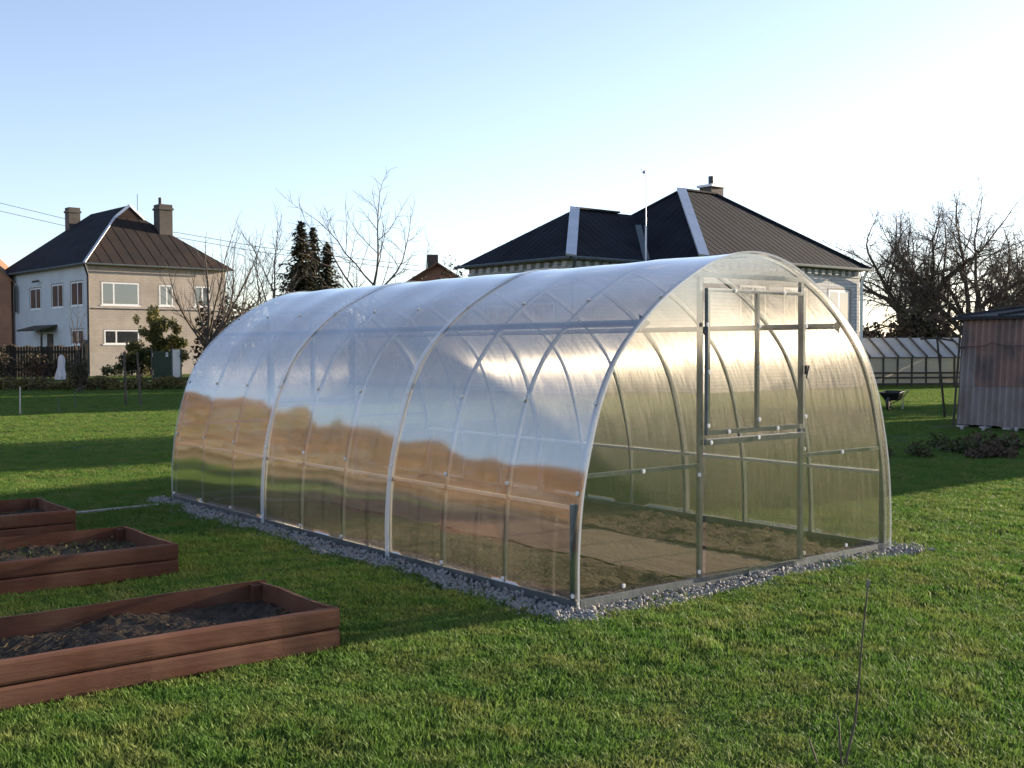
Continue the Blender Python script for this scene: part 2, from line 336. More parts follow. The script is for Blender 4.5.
BEDS = [(-4.55, -1.44, .13, .98), (-4.55, -1.36, 2.40, 3.36), (-4.45, -1.40, 4.42, 5.40)]
def blocked(x, y):
    if -.10 < x < 3.12 and -.155-.03*math.sin(x*5) < y < L+.15: return True
    if -.20-.035*math.sin(y*3.1) < x < .0 and -.18 < y < L+.1: return True
    for b in BEDS:
        if b[0]-.02 < x < b[1]+.02 and b[2]-.02 < y < b[3]+.02: return True
    return False
def lay_grass():
    rng = random.Random(5); pts = []
    patches = [grass_patch(s) for s in (1, 2, 3, 4, 5)]
    r = 1.9
    while r < 46:
        st = .165 if r < 9 else (.24 if r < 18 else .40)
        k = st/.165
        half = R(56) if r < 22 else R(40); nang = int(2*half*r/st)
        for i in range(nang):
            a = YAW-half+2*half*(i+rng.random())/nang; rr = r+rng.uniform(-.5, .5)*st
            x, y = CAM.x+math.sin(a)*rr, CAM.y+math.cos(a)*rr
            if blocked(x, y): continue
            if 14.6 < x < 20 and 2 < y < 7.2: continue
            lump = .5+.5*math.sin(x*2.3+1.3*math.sin(y*1.9))*math.sin(y*2.9+1.1*math.sin(x*1.7+2))
            sc = rng.uniform(.85, 1.15)*(.92+.16*(k-1)+.12*k)
            pts.append((x, y, -.004 if (-6 < x < 5 and -1 < y < 8) else -.02, rng.uniform(0, 6.28), sc, (.62+.55*lump*rng.uniform(.7, 1.2)), rng.randrange(5)))
        r += st*.9
    scatter('grass', pts, patches, 'short green mown lawn grass all over the yard', 'grass')
lay_grass()

# ------------------------------------------------------------------ gravel strip round the greenhouse
def gravel():
    rng = random.Random(11); mb = MB()
    base = MB()
    bm = bmesh.new(); bmesh.ops.create_icosphere(bm, subdivisions=1, radius=1); bm.verts.ensure_lookup_table()
    iv = [v.co.copy() for v in bm.verts]; jf = [tuple(v.index for v in f.verts) for f in bm.faces]; bm.free()
    def stone(x, y, z, r):
        rot = Euler((rng.random()*6, rng.random()*6, rng.random()*6)).to_matrix(); sc = Vector((r*rng.uniform(.8, 1.4), r*rng.uniform(.6, 1.0), r*rng.uniform(.45, .8)))
        vs_ = []
        for v in iv:
            q = Vector((v.x*sc.x, v.y*sc.y, v.z*sc.z))*rng.uniform(.78, 1.15); q = rot @ q; vs_.append((x+q.x, y+q.y, z+q.z))
        mb.add(vs_, jf)
    def edge(t): return .045*math.sin(t*3.1)+.03*math.sin(t*7.7+1)
    for _ in range(5200):
        q = rng.random()
        if q < .60:                                                    # long side
            y = rng.uniform(-.25, L+.25); wdt = .19+edge(y)*.8; u = rng.random()**.8*wdt; x = -.015-u
        elif q < .90:                                                  # front
            x = rng.uniform(-.25, 3.30); wdt = .17+edge(x+2)*.8; u = rng.random()**.8*wdt; y = -.03-u
        else:
            x = 3.03+rng.random()**1.2*.26; y = rng.uniform(-.25, 1.2); u = x-3.03; wdt = .36
        d = max(0, 1-u/max(wdt, .05))
        r = rng.uniform(.008, .019)*(1 if rng.random() < .85 else 1.35)
        stone(x, y, .008+.026*d*rng.random(), r)
    for _ in range(900):                                               # strays lost in the grass edge
        if rng.random() < .6: stone(-.20-rng.random()**2*.16, rng.uniform(-.2, L+.2), .006, rng.uniform(.004, .013))
        else: stone(rng.uniform(-.2, 3.3), -.19-rng.random()**2*.14, .006, rng.uniform(.004, .013))
    tag(mb.build('gravel', M['gravel']), 'strip of grey crushed gravel around the greenhouse foot', 'gravel', kind='stuff')
    b = MB(); b.box(-.17, 3.10, -.13, L+.05, -.02, .003)
    tag(b.build('gravel_bed', mat('gravel_fines', (.10, .09, .08), (.15, .14, .13), 30, rough=.95, bump=.5)), kind='structure')
gravel()

# ------------------------------------------------------------------ earth inside
def earth():
    rng = random.Random(3); mb = MB(); nx, ny = 60, 118
    x0, x1, y0, y1 = .03, 2.97, .03, L-.03
    for j in range(ny+1):
        for i in range(nx+1):
            x = x0+(x1-x0)*i/nx; y = y0+(y1-y0)*j/ny
            z = .030+.012*math.sin(x*6+math.sin(y*3))*math.sin(y*5)+rng.uniform(-.009, .010)+.012*(rng.random() > .95)
            if 1.05 < x < 1.98: z = .0065
            if i in (0, nx) or j in (0, ny): z = .006
            mb.v.append((x, y, z))
    for j in range(ny):
        for i in range(nx):
            a = j*(nx+1)+i; mb.f.append((a, a+1, a+nx+2, a+nx+1))
    tag(mb.build('soil', M['soil'], smooth=True), kind='structure')
    p = MB(); nx, ny = 10, 60
    for j in range(ny+1):
        for i in range(nx+1):
            x = 1.07+.89*i/nx+.03*math.sin(j*.7)*(i in (0, nx)); p.v.append((x, .05+(L-.1)*j/ny, .020+rng.uniform(-.003, .004)))
    for j in range(ny):
        for i in range(nx):
            a = j*(nx+1)+i; p.f.append((a, a+1, a+nx+2, a+nx+1))
    tag(p.build('path', M['path'], smooth=True), kind='structure')
earth()

# ------------------------------------------------------------------ greenhouse
CP = [(0, .0), (.0, .30), (.03, .63), (.095, .92), (.19, 1.21), (.345, 1.47), (.62, 1.728), (.90, 1.905), (1.19, 2.035), (1.5, 2.082)]
CP = CP+[(3-x, z) for x, z in CP[-2::-1]]
def catmull(P, n):
    out = []
    P = [P[0]]+P+[P[-1]]
    for i in range(1, len(P)-2):
        p0, p1, p2, p3 = [Vector(q) for q in P[i-1:i+3]]
        for k in range(n):
            t = k/n; out.append(.5*((2*p1)+(p2-p0)*t+(2*p0-5*p1+4*p2-p3)*t*t+(3*p1-p0-3*p2+p3)*t**3))
    out.append(Vector(P[-2])); return out
PROF = catmull(CP, 5)
def pnorm(i):
    a = PROF[max(i-1, 0)]; b = PROF[min(i+1, len(PROF)-1)]; d = (b-a).normalized(); return Vector((-d.y, d.x))   # outward
NRM = [pnorm(i) for i in range(len(PROF))]
def at_z(z, right=False):                    # x and index on the profile at a height
    for i in range(len(PROF)//2):
        if PROF[i].y <= z <= PROF[i+1].y:
            t = (z-PROF[i].y)/max(PROF[i+1].y-PROF[i].y, 1e-6); x = PROF[i].x+(PROF[i+1].x-PROF[i].x)*t
            n = NRM[i]; return (3-x, Vector((-n.x, n.y))) if right else (x, n)
def sweep(y0, y1, o0, o1, z_min=.0):
    """a strip following the arch between offsets o0 (inner) and o1 (outer), from y0 to y1"""
    mb = MB(); k = len(PROF)
    for i in range(k):
        a = PROF[i]+NRM[i]*o0; b = PROF[i]+NRM[i]*o1
        mb.v += [(a.x, y0, a.y), (a.x, y1, a.y), (b.x, y1, b.y), (b.x, y0, b.y)]
    for i in range(k-1):
        for j in range(4):
            mb.f.append((i*4+j, i*4+(j+1) % 4, i*4+4+(j+1) % 4, i*4+4+j))
    mb.f += [(0, 3, 2, 1), (4*k-4, 4*k-3, 4*k-2, 4*k-1)]
    return mb
GH = thing('greenhouse', 'large arched greenhouse of clear polycarbonate sheets on a galvanised steel frame, empty inside', 'greenhouse')
def bx(name, x0, x1, y0, y1, z0, z1, m, par=GH):
    mb = MB(); mb.box(x0, x1, y0, y1, z0, z1); o = mb.build(name, m, par); return o
# cladding: three sheets bent over the arches
for k in range(3):
    y0 = -.035 if k == 0 else k*L/3+.02; y1 = L+.035 if k == 2 else (k+1)*L/3+.02
    mb = MB(); n = len(PROF); NY = 14
    for j in range(NY+1):
        y = y0+(y1-y0)*j/NY
        for i in range(n):
            bay = math.sin((y/L*9 % 1)*math.pi)          # sheets sag in a little between the arches
            o = .006-.006*bay+.002*math.sin(y*5+i*.4+k); q = PROF[i]+NRM[i]*o; mb.v.append((q.x, y, max(q.y, .045)))
    for j in range(NY):
        for i in range(n-1):
            a = j*n+i; mb.f.append((a, a+1, a+n+1, a+n))
    mb.build('roof_sheet', M['sheet'], GH, smooth=True)
# arches
for i in range(10):
    y = L*i/9
    yy = min(max(y, .016), L-.016)
    sweep(yy-.011, yy+.011, -.022, -.004).build('arch_rib', M['steel'], GH, smooth=False)
for k in (1, 2): sweep(k*L/3-.028, k*L/3+.028, .012, .015).build('joint_strip', M['strip'], GH)
sweep(-.036, -.030, -.002, .010).build('edge_strip', M['strip'], GH); sweep(L+.030, L+.040, -.002, .010).build('edge_strip', M['strip'], GH)
# purlins
for right in (False, True):
    for z in (.575, 1.64):
        x, n = at_z(z, right); mb = MB(); c = Vector((x, z))-n*.019
        mb.bar((c.x, .03, c.y), (c.x, L-.03, c.y), .022, .022 if z < 1 else .034, (n.x, 0, n.y)); mb.build('purlin', M['steel_bright' if z < 1 else 'steel'], GH)
mb = MB(); mb.bar((1.5, .03, 2.066), (1.5, L-.03, 2.066), .022, .022); mb.build('purlin', M['steel'], GH)
# base rails
mb = MB(); mb.box(-.012, .022, -.02, L+.02, .006, .060); mb.box(-.045, -.0125, -.045, L+.02, .006, .012); mb.build('base_rail', M['steel_base'], GH)
mb = MB(); mb.box(2.978, 3.012, -.02, L+.02, .006, .060); mb.build('base_rail', M['steel_base'], GH)
mb = MB(); mb.box(.0225, 2.9775, -.022, .010, .006, .062); mb.box(-.012, 3.012, -.052, -.0225, .006, .013); b = mb.build('base_rail', M['steel_base'], GH)
bx('splice_plate', 1.45, 1.57, -.027, -.0225, .004, .075, M['steel'])
bx('base_rail', .0225, 2.9775, L-.010, L+.022, .006, .060, M['steel_base'])
def clip_profile(xa, xb, z_lo):
    pts = [(x, z) for x, z in ((PROF[i].x-NRM[i].x*.004, PROF[i].y-NRM[i].y*.004) for i in range(len(PROF))) if xa < x < xb and z > z_lo]
    return pts
def z_at_x(x):
    for i in range(len(PROF)-1):
        if PROF[i].x <= x <= PROF[i+1].x and PROF[i+1].x > PROF[i].x:
            t = (x-PROF[i].x)/(PROF[i+1].x-PROF[i].x); return PROF[i].y+(PROF[i+1].y-PROF[i].y)*t-.004
DX0, DX1, DZT, DZM = 1.035, 2.025, 1.875, .92
def end_wall(y, s, front):
    # s: outward direction of this end
    P = lambda pts: [(x, y+s*.010, z) for x, z in pts]
    hdr = [(x, z) for x, z in ((q.x, q.y) for q in PROF)]
    def panel(name, pts, par=GH): mb = MB(); mb.poly(P(pts)); return mb.build(name, M['sheet_end'], par)
    panel('end_panel', [(.004, .05)]+clip_profile(.0, DX0-.002, .05)+[(DX0-.002, z_at_x(DX0)), (DX0-.002, .05)])
    panel('end_panel', [(DX1+.002, .05), (DX1+.002, z_at_x(DX1))]+clip_profile(DX1+.002, 3.0, .05)+[(2.996, .05)])
    panel('end_panel', [(DX0, DZT)]+[(DX0, z_at_x(DX0))]+clip_profile(DX0, DX1, DZT)+[(DX1, z_at_x(DX1)), (DX1, DZT)])
    a, b = sorted((y-s*.004, y-s*.030))
    # posts, header, cross bars
    for x in (DX0, DX1): bx('end_post', x-.015, x+.015, a, b, .0625, 1.915, M['steel'])
    hx = [i for i in range(len(PROF)) if PROF[i].y > 1.91][0]; hx = PROF[hx].x+.02
    a2, b2 = sorted((y-s*.0035, y-s*.026))
    bx('header', hx, 3-hx, a2-.0005, b2+.0005, 1.9155, 1.945, M['steel'])
    xl, _ = at_z(.755)
    bx('crossbar', xl+.04, DX0-.0155, a2, b2, .742, .766, M['steel']); bx('crossbar', DX1+.0155, 3-xl-.04, a2, b2, .742, .766, M['steel'])
    # upper door leaf
    d = bpy.data.objects.new('door', None); COL.objects.link(d); d.parent = GH
    d0, d1 = sorted((y+s*.004, y+s*.030))
    mb = MB(); X0, X1, Z0, Z1 = DX0+.020, DX1-.012, DZM+.02, 1.845
    mb.box(X0, X0+.022, d0, d1, Z0, Z1); mb.box(X1-.022, X1, d0, d1, Z0, Z1)
    mb.box(X0+.0225, X1-.0225, d0+.001, d1-.001, Z1-.022, Z1); mb.box(X0+.0225, X1-.0225, d0+.001, d1-.001, Z0, Z0+.030)
    mb.box(1.523, 1.545, d0+.001, d1-.001, Z0+.0225, Z1-.0225); mb.build('door_frame', M['steel'], d)
    mb = MB(); yy = y+s*.034; mb.poly([(X0, yy, Z0), (X1, yy, Z0), (X1, yy, Z1), (X0, yy, Z1)]); mb.build('door_panel', M['sheet_end'], d)
    # lower leaf
    d2 = bpy.data.objects.new('door', None); COL.objects.link(d2); d2.parent = GH
    mb = MB(); mb.box(DX0+.0155, DX1-.0155, d0, d1, DZM-.042, DZM-.004); mb.build('door_rail', M['steel'], d2)
    mb = MB(); yy = y+s*.032; mb.poly([(DX0+.002, yy, .055), (DX1-.002, yy, .055), (DX1-.002, yy, DZM-.006), (DX0+.002, yy, DZM-.006)]); mb.build('door_panel', M['sheet_end'], d2)
    if front:
        mb = MB(); mb.box(2.000, 2.035, -.052, -.0345, 1.30, 1.36); mb.bar((2.018, -.060, 1.35), (1.985, -.066, 1.275), .018, .012, (0, 1, 0)); mb.build('latch', M['black'], d)
end_wall(0.0, -1, True); end_wall(L, 1, False)
# washers under the sheet screws
wm = MB(); wm.disc((0, 0, 0), (0, 0, 1), .0135, .005, 10); wm.disc((0, 0, .005), (0, 0, 1), .006, .003, 6)
wash0 = None
def washer(loc, nrm):
    global wash0
    if wash0 is None: o = wm.build('washer', M['washer'], GH); wash0 = o
    else: o = copy_part(wash0, GH)
    o.location = loc; o.rotation_euler = Vector(nrm).to_track_quat('Z', 'Y').to_euler()
for i in range(10):
    y = min(max(L*i/9, .012), L-.012)
    for z in (.085, .66, 1.16, 1.78):
        x, n = at_z(z); q = Vector((x, z))+n*(.016 if i in (3, 6) else .008); washer((q.x, y, q.y), (n.x, 0, n.y))
for x, z in [(.36, .10), (.52, .755), (1.0, .10), (1.0, .70), (1.055, 1.0), (1.06, 1.33), (1.045, 1.62), (1.245, .955), (1.53, .905), (1.72, .955), (1.535, 1.02), (1.535, 1.35), (1.535, 1.62), (1.30, 1.835), (1.78, 1.835), (2.01, 1.02), (2.01, 1.62), (2.03, .80), (2.03, .10), (2.45, .755), (2.50, .10), (1.08, .895)]:
    washer((x, -.036 if DX0 < x < DX1 else -.012, z), (0, -1, 0))
# corner feet and arch gussets
for x in (.012, 2.988):
    bx('corner_post', x-.018, x+.018, .0275, .0425, .061, .60, M['steel'])
for z in (1.64,):
    for right in (False, True):
        x, n = at_z(z, right); c = Vector((x, z))-n*.02; mb = MB(); sgn = -1 if right else 1
        mb.slab([(c.x, .031, c.y+.05), (c.x+sgn*.09, .031, c.y), (c.x, .031, c.y-.05)], .004); mb.build('gusset', M['steel'], GH)

# ------------------------------------------------------------------ raised beds
def bed(i, label):
    x0, x1, y0, y1 = BEDS[i]; H = .212; rng = random.Random(20+i)
    t = thing('raised_bed', label, 'raised bed', ((x0+x1)/2, (y0+y1)/2, 0), group='stained plank raised beds on the lawn')
    hx, hy = (x1-x0)/2, (y1-y0)/2
    def plank(a, b, z0, z1, out, th=.032):
        # a board with a rounded outer face, from a to b; out = outward normal
        a = Vector(a); b = Vector(b); out = Vector(out); mb = MB(); h = z1-z0
        sec = [(0, 0), (th*.80, .03), (th*.95, .14), (th, .5), (th*.95, .86), (th*.80, .97), (0, 1.0)]
        NS = 10; off = rng.uniform(0, 9)
        for s_ in range(NS+1):
            p = a.lerp(b, s_/NS)
            for o, v in sec:
                q = p+out*(o+.0025*math.sin(s_*1.7+off)); mb.v.append((q.x, q.y, z0+v*h+.003*math.sin(s_*.9+off)))
        k = len(sec)
        for s_ in range(NS):
            for j in range(k):
                mb.f.append((s_*k+j, s_*k+(j+1) % k, (s_+1)*k+(j+1) % k, (s_+1)*k+j))
        mb.f += [tuple(range(k-1, -1, -1)), tuple(range(NS*k, NS*k+k))]
        return mb.build('plank', M['plank'], t)
    for lv in range(2):
        z0, z1 = lv*H/2+.001, (lv+1)*H/2-.0015
        plank((-hx, -hy+.032, z0), (hx+.012, -hy+.032, z0), z0, z1, (0, -1, 0)); plank((-hx, hy-.032, z0), (hx+.012, hy-.032, z0), z0, z1, (0, 1, 0))
        plank((hx-.032, -hy+.035, z0), (hx-.032, hy-.035, z0), z0, z1, (1, 0, 0)); plank((-hx+.032, -hy+.035, z0), (-hx+.032, hy-.035, z0), z0, z1, (-1, 0, 0))
    for sx in (-1, 1):
        for sy in (-1, 1):
            mb = MB(); px, py = sx*(hx-.060), sy*(hy-.060); mb.box(px-.024, px+.024, py-.024, py+.024, .0, H-.012); mb.build('corner_block', M['plank'], t)
    mb = MB(); nx, ny = 90, 28; ix, iy = hx-.034, hy-.034
    ph = [rng.uniform(0, 6) for _ in range(6)]
    for j in range(ny+1):
        for k in range(nx+1):
            x = -ix+2*ix*k/nx; y = -iy+2*iy*j/ny
            z = .115+.014*math.sin(x*5+ph[0]+math.sin(y*4+ph[1]))+.010*math.sin(x*11+y*9+ph[2])+rng.uniform(-.012, .014)
            mb.v.append((x, y, z))
    for j in range(ny):
        for k in range(nx):
            a = j*(nx+1)+k; mb.f.append((a, a+1, a+nx+2, a+nx+1))
    s = mb.build('soil', M['bedsoil'], t, smooth=False)
    mb = MB()                                                          # dry stalks and clods lying on the soil
    for _ in range((300, 260, 60)[i]):
        x = rng.gauss(-.1, hx*.42); y = rng.gauss(-.02, hy*.42)
        if abs(x) > ix-.03 or abs(y) > iy-.03: continue
        a = rng.random()*6.28; l = rng.uniform(.015, .06); z = .135+rng.uniform(-.008, .012)
        mb.tube([(x, y, z), (x+math.cos(a)*l, y+math.sin(a)*l, z+rng.uniform(-.004, .022))], rng.uniform(.0012, .003), 3)
    o = mb.build('dry_stalks', M['straw'], t); o['kind'] = 'stuff'
    if i == 1:
        mb = MB()
        for _ in range(900):
            x = rng.uniform(-ix, ix)*.95; y = rng.gauss(.05, hy*.4)
            if abs(y) > iy-.04: continue
            mb.leaf((x, y, .13+rng.random()*.05), rng.uniform(.012, .035), rng)
        o = mb.build('seedlings', M['weeds'], t); o['kind'] = 'stuff'
    return t
bed(0, 'raised plank bed lowest in the picture, its bare soil strewn with dry stalks')
bed(1, 'middle raised plank bed of three, with small green seedlings on its soil')
bed(2, 'raised plank bed farthest back, beside the far end of the greenhouse')

# garden edging strip between the far bed and the greenhouse corner
mb = MB(); mb.tube([(-4.4, 5.62, .018), (-2.6, 5.58, .02), (-1.3, 5.53, .022), (-.75, 5.60, .02), (-.28, 5.60, .022)], .014, 6)
tag(mb.build('garden_hose', M['concrete']), 'thin pale grey hose lying across the lawn to the greenhouse corner', 'hose')

# bare sapling in the foreground
def sapling():
    t = thing('sapling', 'bare thin sapling twig with two short side shoots standing in the lawn', 'sapling')
    D = 3.95
    P = lambda x, y, d=0: on_depth(x, y, D+d)
    mb = MB(); pts = [P(868, 586), P(866, 604), (P(862, 640)), P(859, 680), P(855, 722), P(848, 752), P(842, 775), P(838, 800), P(836, 840)]
    b = pts[-1].copy(); b.z = -.01; pts.append(b); pts = pts[::-1]
    mb.tube(pts, [.007, .0062, .0056, .005, .0046, .0042, .0038, .0034, .0031, .003], 6); mb.build('stem', M['twig'], t, smooth=True)
    for q in ([(843, 775), (840, 745), (839, 722), (837, 716)], [(826, 790), (818, 765), (812, 748), (809, 738)]):
        mb = MB(); pp = [P(*a, -.02) for a in q]
        if q[0][0] == 826: pp = [P(838, 822)]+pp
        else: pp = [P(845, 792)]+pp
        mb.tube(pp, [.0048, .0044, .004, .0034, .0026], 5); mb.build('side_shoot', M['twig'], t, smooth=True)
    mb = MB(); c = P(868, 585); mb.tube([c-Vector((0, 0, .012)), c, c+Vector((.001, 0, .012)), c+Vector((.001, 0, .02))], [.004, .009, .007, .001], 6); mb.build('bud', M['bark_light'], t)
sapling()

# ------------------------------------------------------------------ trees
def grow(rng, p, d, Ln, r, lv, C, out, tip=.35):
    n = max(3, int(Ln/C['seg'][lv])); pts = [Vector(p)]; rad = [r]; d = Vector(d).normalized()
    dirs = [d]
    for i in range(n):
        wob = C['wob'][lv]
        d = (d+Vector((rng.gauss(0, wob), rng.gauss(0, wob), rng.gauss(0, wob)+C['up'][lv]))).normalized()
        pts.append(pts[-1]+d*(Ln/n)); rad.append(r*(1-(1-tip)*(i+1)/n)); dirs.append(d)
    out.append((pts, rad, lv))
    if lv+1 >= len(C['n']): return
    k = C['n'][lv]; k = max(1, int(k*rng.uniform(.75, 1.25)+.5)); az = rng.random()*6.28
    for j in range(k):
        t = C['start'][lv]+(1-C['start'][lv])*(j+rng.random()*.8)/k; t = min(t, .999); i = int(t*n); f = t*n-i
        q = pts[i].lerp(pts[i+1], f); dd = dirs[i+1]; az += 2.4+rng.gauss(0, .4)
        x = dd.orthogonal().normalized(); y = dd.cross(x); side = x*math.cos(az)+y*math.sin(az)
        an = C['ang'][lv]*rng.uniform(.7, 1.3); nd = dd*math.cos(an)+side*math.sin(an)
        ll = Ln*C['ratio'][lv]*rng.uniform(.65, 1.15)*(1-.35*(t-C['start'][lv]))
        grow(rng, q, nd, ll, max(rad[i]*C['rr'][lv], C['rmin']), lv+1, C, out)
    if C.get('lead', True):   # the leader forks at its end
        grow(rng, pts[-1], dirs[-1], Ln*C['ratio'][lv]*.8, max(rad[-1]*.9, C['rmin']), lv+1, C, out)
def bare_tree(name, label, cat, base, C, seed, H, r, group=None, lean=(0, 0, 1), split=2, bark='bark', twig='twig'):
    rng = random.Random(seed); t = thing(name, label, cat, base, group=group); out = []
    grow(rng, (0, 0, -.1), lean, H, r, 0, C, out)
    tr = MB(); cr = MB()
    for pts, rad, lv in out:
        (tr if lv < split else cr).tube(pts, rad, (7, 6, 4, 3, 3, 3)[lv], cap=lv < 2)
    tr.build('trunk', M[bark], t, smooth=True); cr.build('crown', M[twig], t)
    return t
BIG = dict(lead=True, seg=(.7, .7, .55, .45, .35), wob=(.08, .13, .16, .2, .22), up=(.0, .015, .0, -.01, .0), n=(8, 10, 11, 9, 0), start=(.45, .22, .12, .1), ang=(.92, .70, .80, .8), ratio=(2.0, .60, .46, .5), rr=(.60, .52, .45, .5), rmin=.008)
def ground(px, D): q = on_depth(px, 349, D); return (q.x, q.y, 0)
bare_tree('bare_tree', 'broad bare tree with a dense domed crown between the brick house and the shed', 'tree', ground(915, 60), BIG, 4, 3.1, .46, 'bare trees behind the far greenhouse')
bare_tree('bare_tree', 'broad bare tree with long leaning limbs rising right behind the corrugated shed', 'tree', ground(966, 57), BIG, 9, 3.0, .44, 'bare trees behind the far greenhouse', lean=(.12, -.05, 1))
bare_tree('bare_tree', 'bare tree cut by the right edge of the picture above the shed roof', 'tree', ground(1030, 64), BIG, 15, 2.7, .40, 'bare trees behind the far greenhouse')
SMALL = dict(seg=(.5, .5, .45, .4), wob=(.06, .10, .14, .18), up=(.03, .06, .05, .04), n=(7, 7, 5, 0), start=(.25, .2, .15), ang=(.62, .6, .65), ratio=(.75, .5, .5), rr=(.55, .5, .5), rmin=.010)
bare_tree('bare_tree', 'open bare fruit tree with crooked limbs just right of the dark spruces', 'tree', ground(364, 44), dict(SMALL, n=(7, 8, 6, 0), start=(.28, .15, .15), ang=(.85, .7, .7), up=(.03, .05, .03, .03), ratio=(.95, .55, .5)), 31, 4.3, .16, 'bare trees behind the greenhouse')
bare_tree('bare_tree', 'slender pale bare tree just left of the dark spruces', 'tree', ground(262, 50), SMALL, 23, 4.3, .12, 'bare trees behind the greenhouse', bark='bark', twig='twig')
bare_tree('bare_tree', 'small thin bare tree between the pollard and the slender bare tree', 'tree', ground(240, 55), SMALL, 28, 3.6, .10, 'bare trees behind the greenhouse')
POLL = dict(seg=(.4, .5, .4, .35), wob=(.05, .07, .10, .12), up=(.0, .09, .07, .05), n=(11, 7, 3, 0), start=(.62, .25, .2), ang=(.75, .42, .5), ratio=(2.1, .42, .45), rr=(.42, .45, .5), rmin=.012)
bare_tree('pollarded_tree', 'bare pollarded tree with upright shoots in front of the tan house wall', 'tree', ground(207, 58), POLL, 6, 2.3, .30, None, bark='bark', twig='bark_light')
YOUNG = dict(seg=(.4, .4, .3), wob=(.04, .08, .1), up=(.05, .1, .1), n=(8, 4, 0), start=(.3, .2), ang=(.5, .5), ratio=(.6, .5), rr=(.5, .5), rmin=.010)
bare_tree('young_tree', 'small thin bare tree in front of the grey shaded house wall', 'tree', ground(76, 58), YOUNG, 8, 2.6, .05, None, split=1)

def spruce(label, px, D, top_y, rad, seed, base_px=None):
    rng = random.Random(seed); b = ground(px, D); H = on_depth(px, top_y, D).z
    t = thing('spruce_tree', label, 'tree', b, group='dark spruces behind the greenhouse')
    mb = MB(); mb.tube([(0, 0, -.1), (0, 0, H*.5), (0, 0, H*.99)], [rad*.10, rad*.06, .01], 6); mb.build('trunk', M['bark'], t)
    mb = MB(); z = H*.06
    while z < H*.985:
        f = 1-z/H; R_ = rad*f*rng.uniform(.65, 1.2)+.06; nb = max(5, int(5+R_*7)); a0 = rng.random()*6.28
        for k in range(nb):
            a = a0+6.28*k/nb+rng.gauss(0, .2); l = R_*rng.uniform(.55, 1.12); dv = Vector((math.cos(a), math.sin(a), 0)); sd = Vector((-math.sin(a), math.cos(a), 0))
            m_n = max(4, int(l/.10))
            for s_ in range(m_n):
                u = (s_+rng.random())/m_n; c = dv*(l*u)+Vector((0, 0, z-.30*l*u+.18*l*u*u*u+rng.gauss(0, .05)))
                for _ in range(2):
                    e = (dv*rng.uniform(.3, 1)+sd*rng.gauss(0, .7)+Vector((0, 0, rng.gauss(-.15, .35)))).normalized()
                    ln = rng.uniform(.18, .42)*(1.15-.5*u); q = e.cross(Vector((rng.gauss(0, .4), rng.gauss(0, .4), 1))).normalized()*ln*.22
                    mb.quad(c-e*ln*.3, c+q, c+e*ln*.7, c-q)
        z += rng.uniform(.16, .26)*(.6+.5*f)
    mb.build('crown', M['spruce'], t)
spruce('tallest dark spruce of the three, its tip highest', 302, 52, 219, 3.5, 41)
spruce('middle dark spruce of the three, slightly lower tip', 314, 54, 227, 3.3, 42)
spruce('shortest dark spruce of the three, brownish lower boughs', 328, 51, 243, 3.2, 43)

def leafmass(name, label, cat, base, blobs, n, sz, m, seed, group=None, kind=None, stems=0, parts=True):
    """foliage spread through several uneven lobes; blobs = (x,y,z,rx,ry,rz)"""
    rng = random.Random(seed); t = thing(name, label, cat, base, group=group); mb = MB()
    vols = [b[3]*b[4]*b[5] for b in blobs]; tot = sum(vols)
    for b, v in zip(blobs, vols):
        k = int(n*v/tot)
        for _ in range(k):
            d = Vector((rng.gauss(0, 1), rng.gauss(0, 1), rng.gauss(0, 1))).normalized(); r = rng.random()**.4*(1+.22*math.sin(d.x*7+d.z*5+b[0])*math.sin(d.y*6+b[1]))
            mb.leaf((b[0]+d.x*r*b[3], b[1]+d.y*r*b[4], max(.03, b[2]+d.z*r*b[5])), rng.uniform(.6, 1.4)*sz, rng)
    mb.build('foliage', m, t)
    if stems:
        s = MB()
        for _ in range(stems):
            b = rng.choice(blobs); s.tube([(b[0]*.4+rng.gauss(0, .05), b[1]*.4, 0), (b[0]*.8, b[1]*.8, b[2]*.6), (b[0]+rng.gauss(0, b[3]*.4), b[1]+rng.gauss(0, b[4]*.4), b[2]+b[5]*rng.uniform(.2, .9))], [.06, .04, .012], 4)
        s.build('stem', M['bark'], t)
    return t
# thuja-like bush before the tan house
rng = random.Random(77)
blobs = []
for z, r in ((.7, 1.0), (1.2, 1.25), (1.8, 1.2), (2.4, .95), (3.0, .62), (3.5, .34)):
    for _ in range(11): blobs.append((rng.gauss(0, r*.48), rng.gauss(0, r*.42), z+rng.gauss(0, .24), r*.30, r*.30, .30))
leafmass('conical_bush', 'large yellow-green conifer bush in front of the tan house wall', 'bush', ground(157, 59.5), blobs, 15000, .135, M['thuja'], 78, stems=6)
leafmass('conical_bush', 'dark green spreading shrub left of the yellow-green conifer bush', 'bush', ground(137, 59.8), [(-.3, 0, .8, .8, .6, .6), (.4, 0, 1.2, .7, .6, .5), (.0, 0, 1.7, .45, .4, .35)], 1800, .16, M['spruce'], 79, stems=4)
for i, (px, r, lb) in enumerate(((106.5, .32, 'smallest clipped round shrub, first along the tan house plinth'), (115.5, .36, 'second clipped round shrub along the tan house plinth'), (127, .50, 'dark round shrub below the dark spreading shrub'), (135, .55, 'largest dark round shrub beside the yellow shrub'), (147.5, .36, 'low yellowish shrub left of the green gate'))):
    leafmass('round_shrub', lb, 'shrub', ground(px, 60.4), [(0, 0, r*1.05, r, r, r)], 420, .11, M['thuja'] if i == 4 else M['box'], 90+i, group='low shrubs along the tan house')

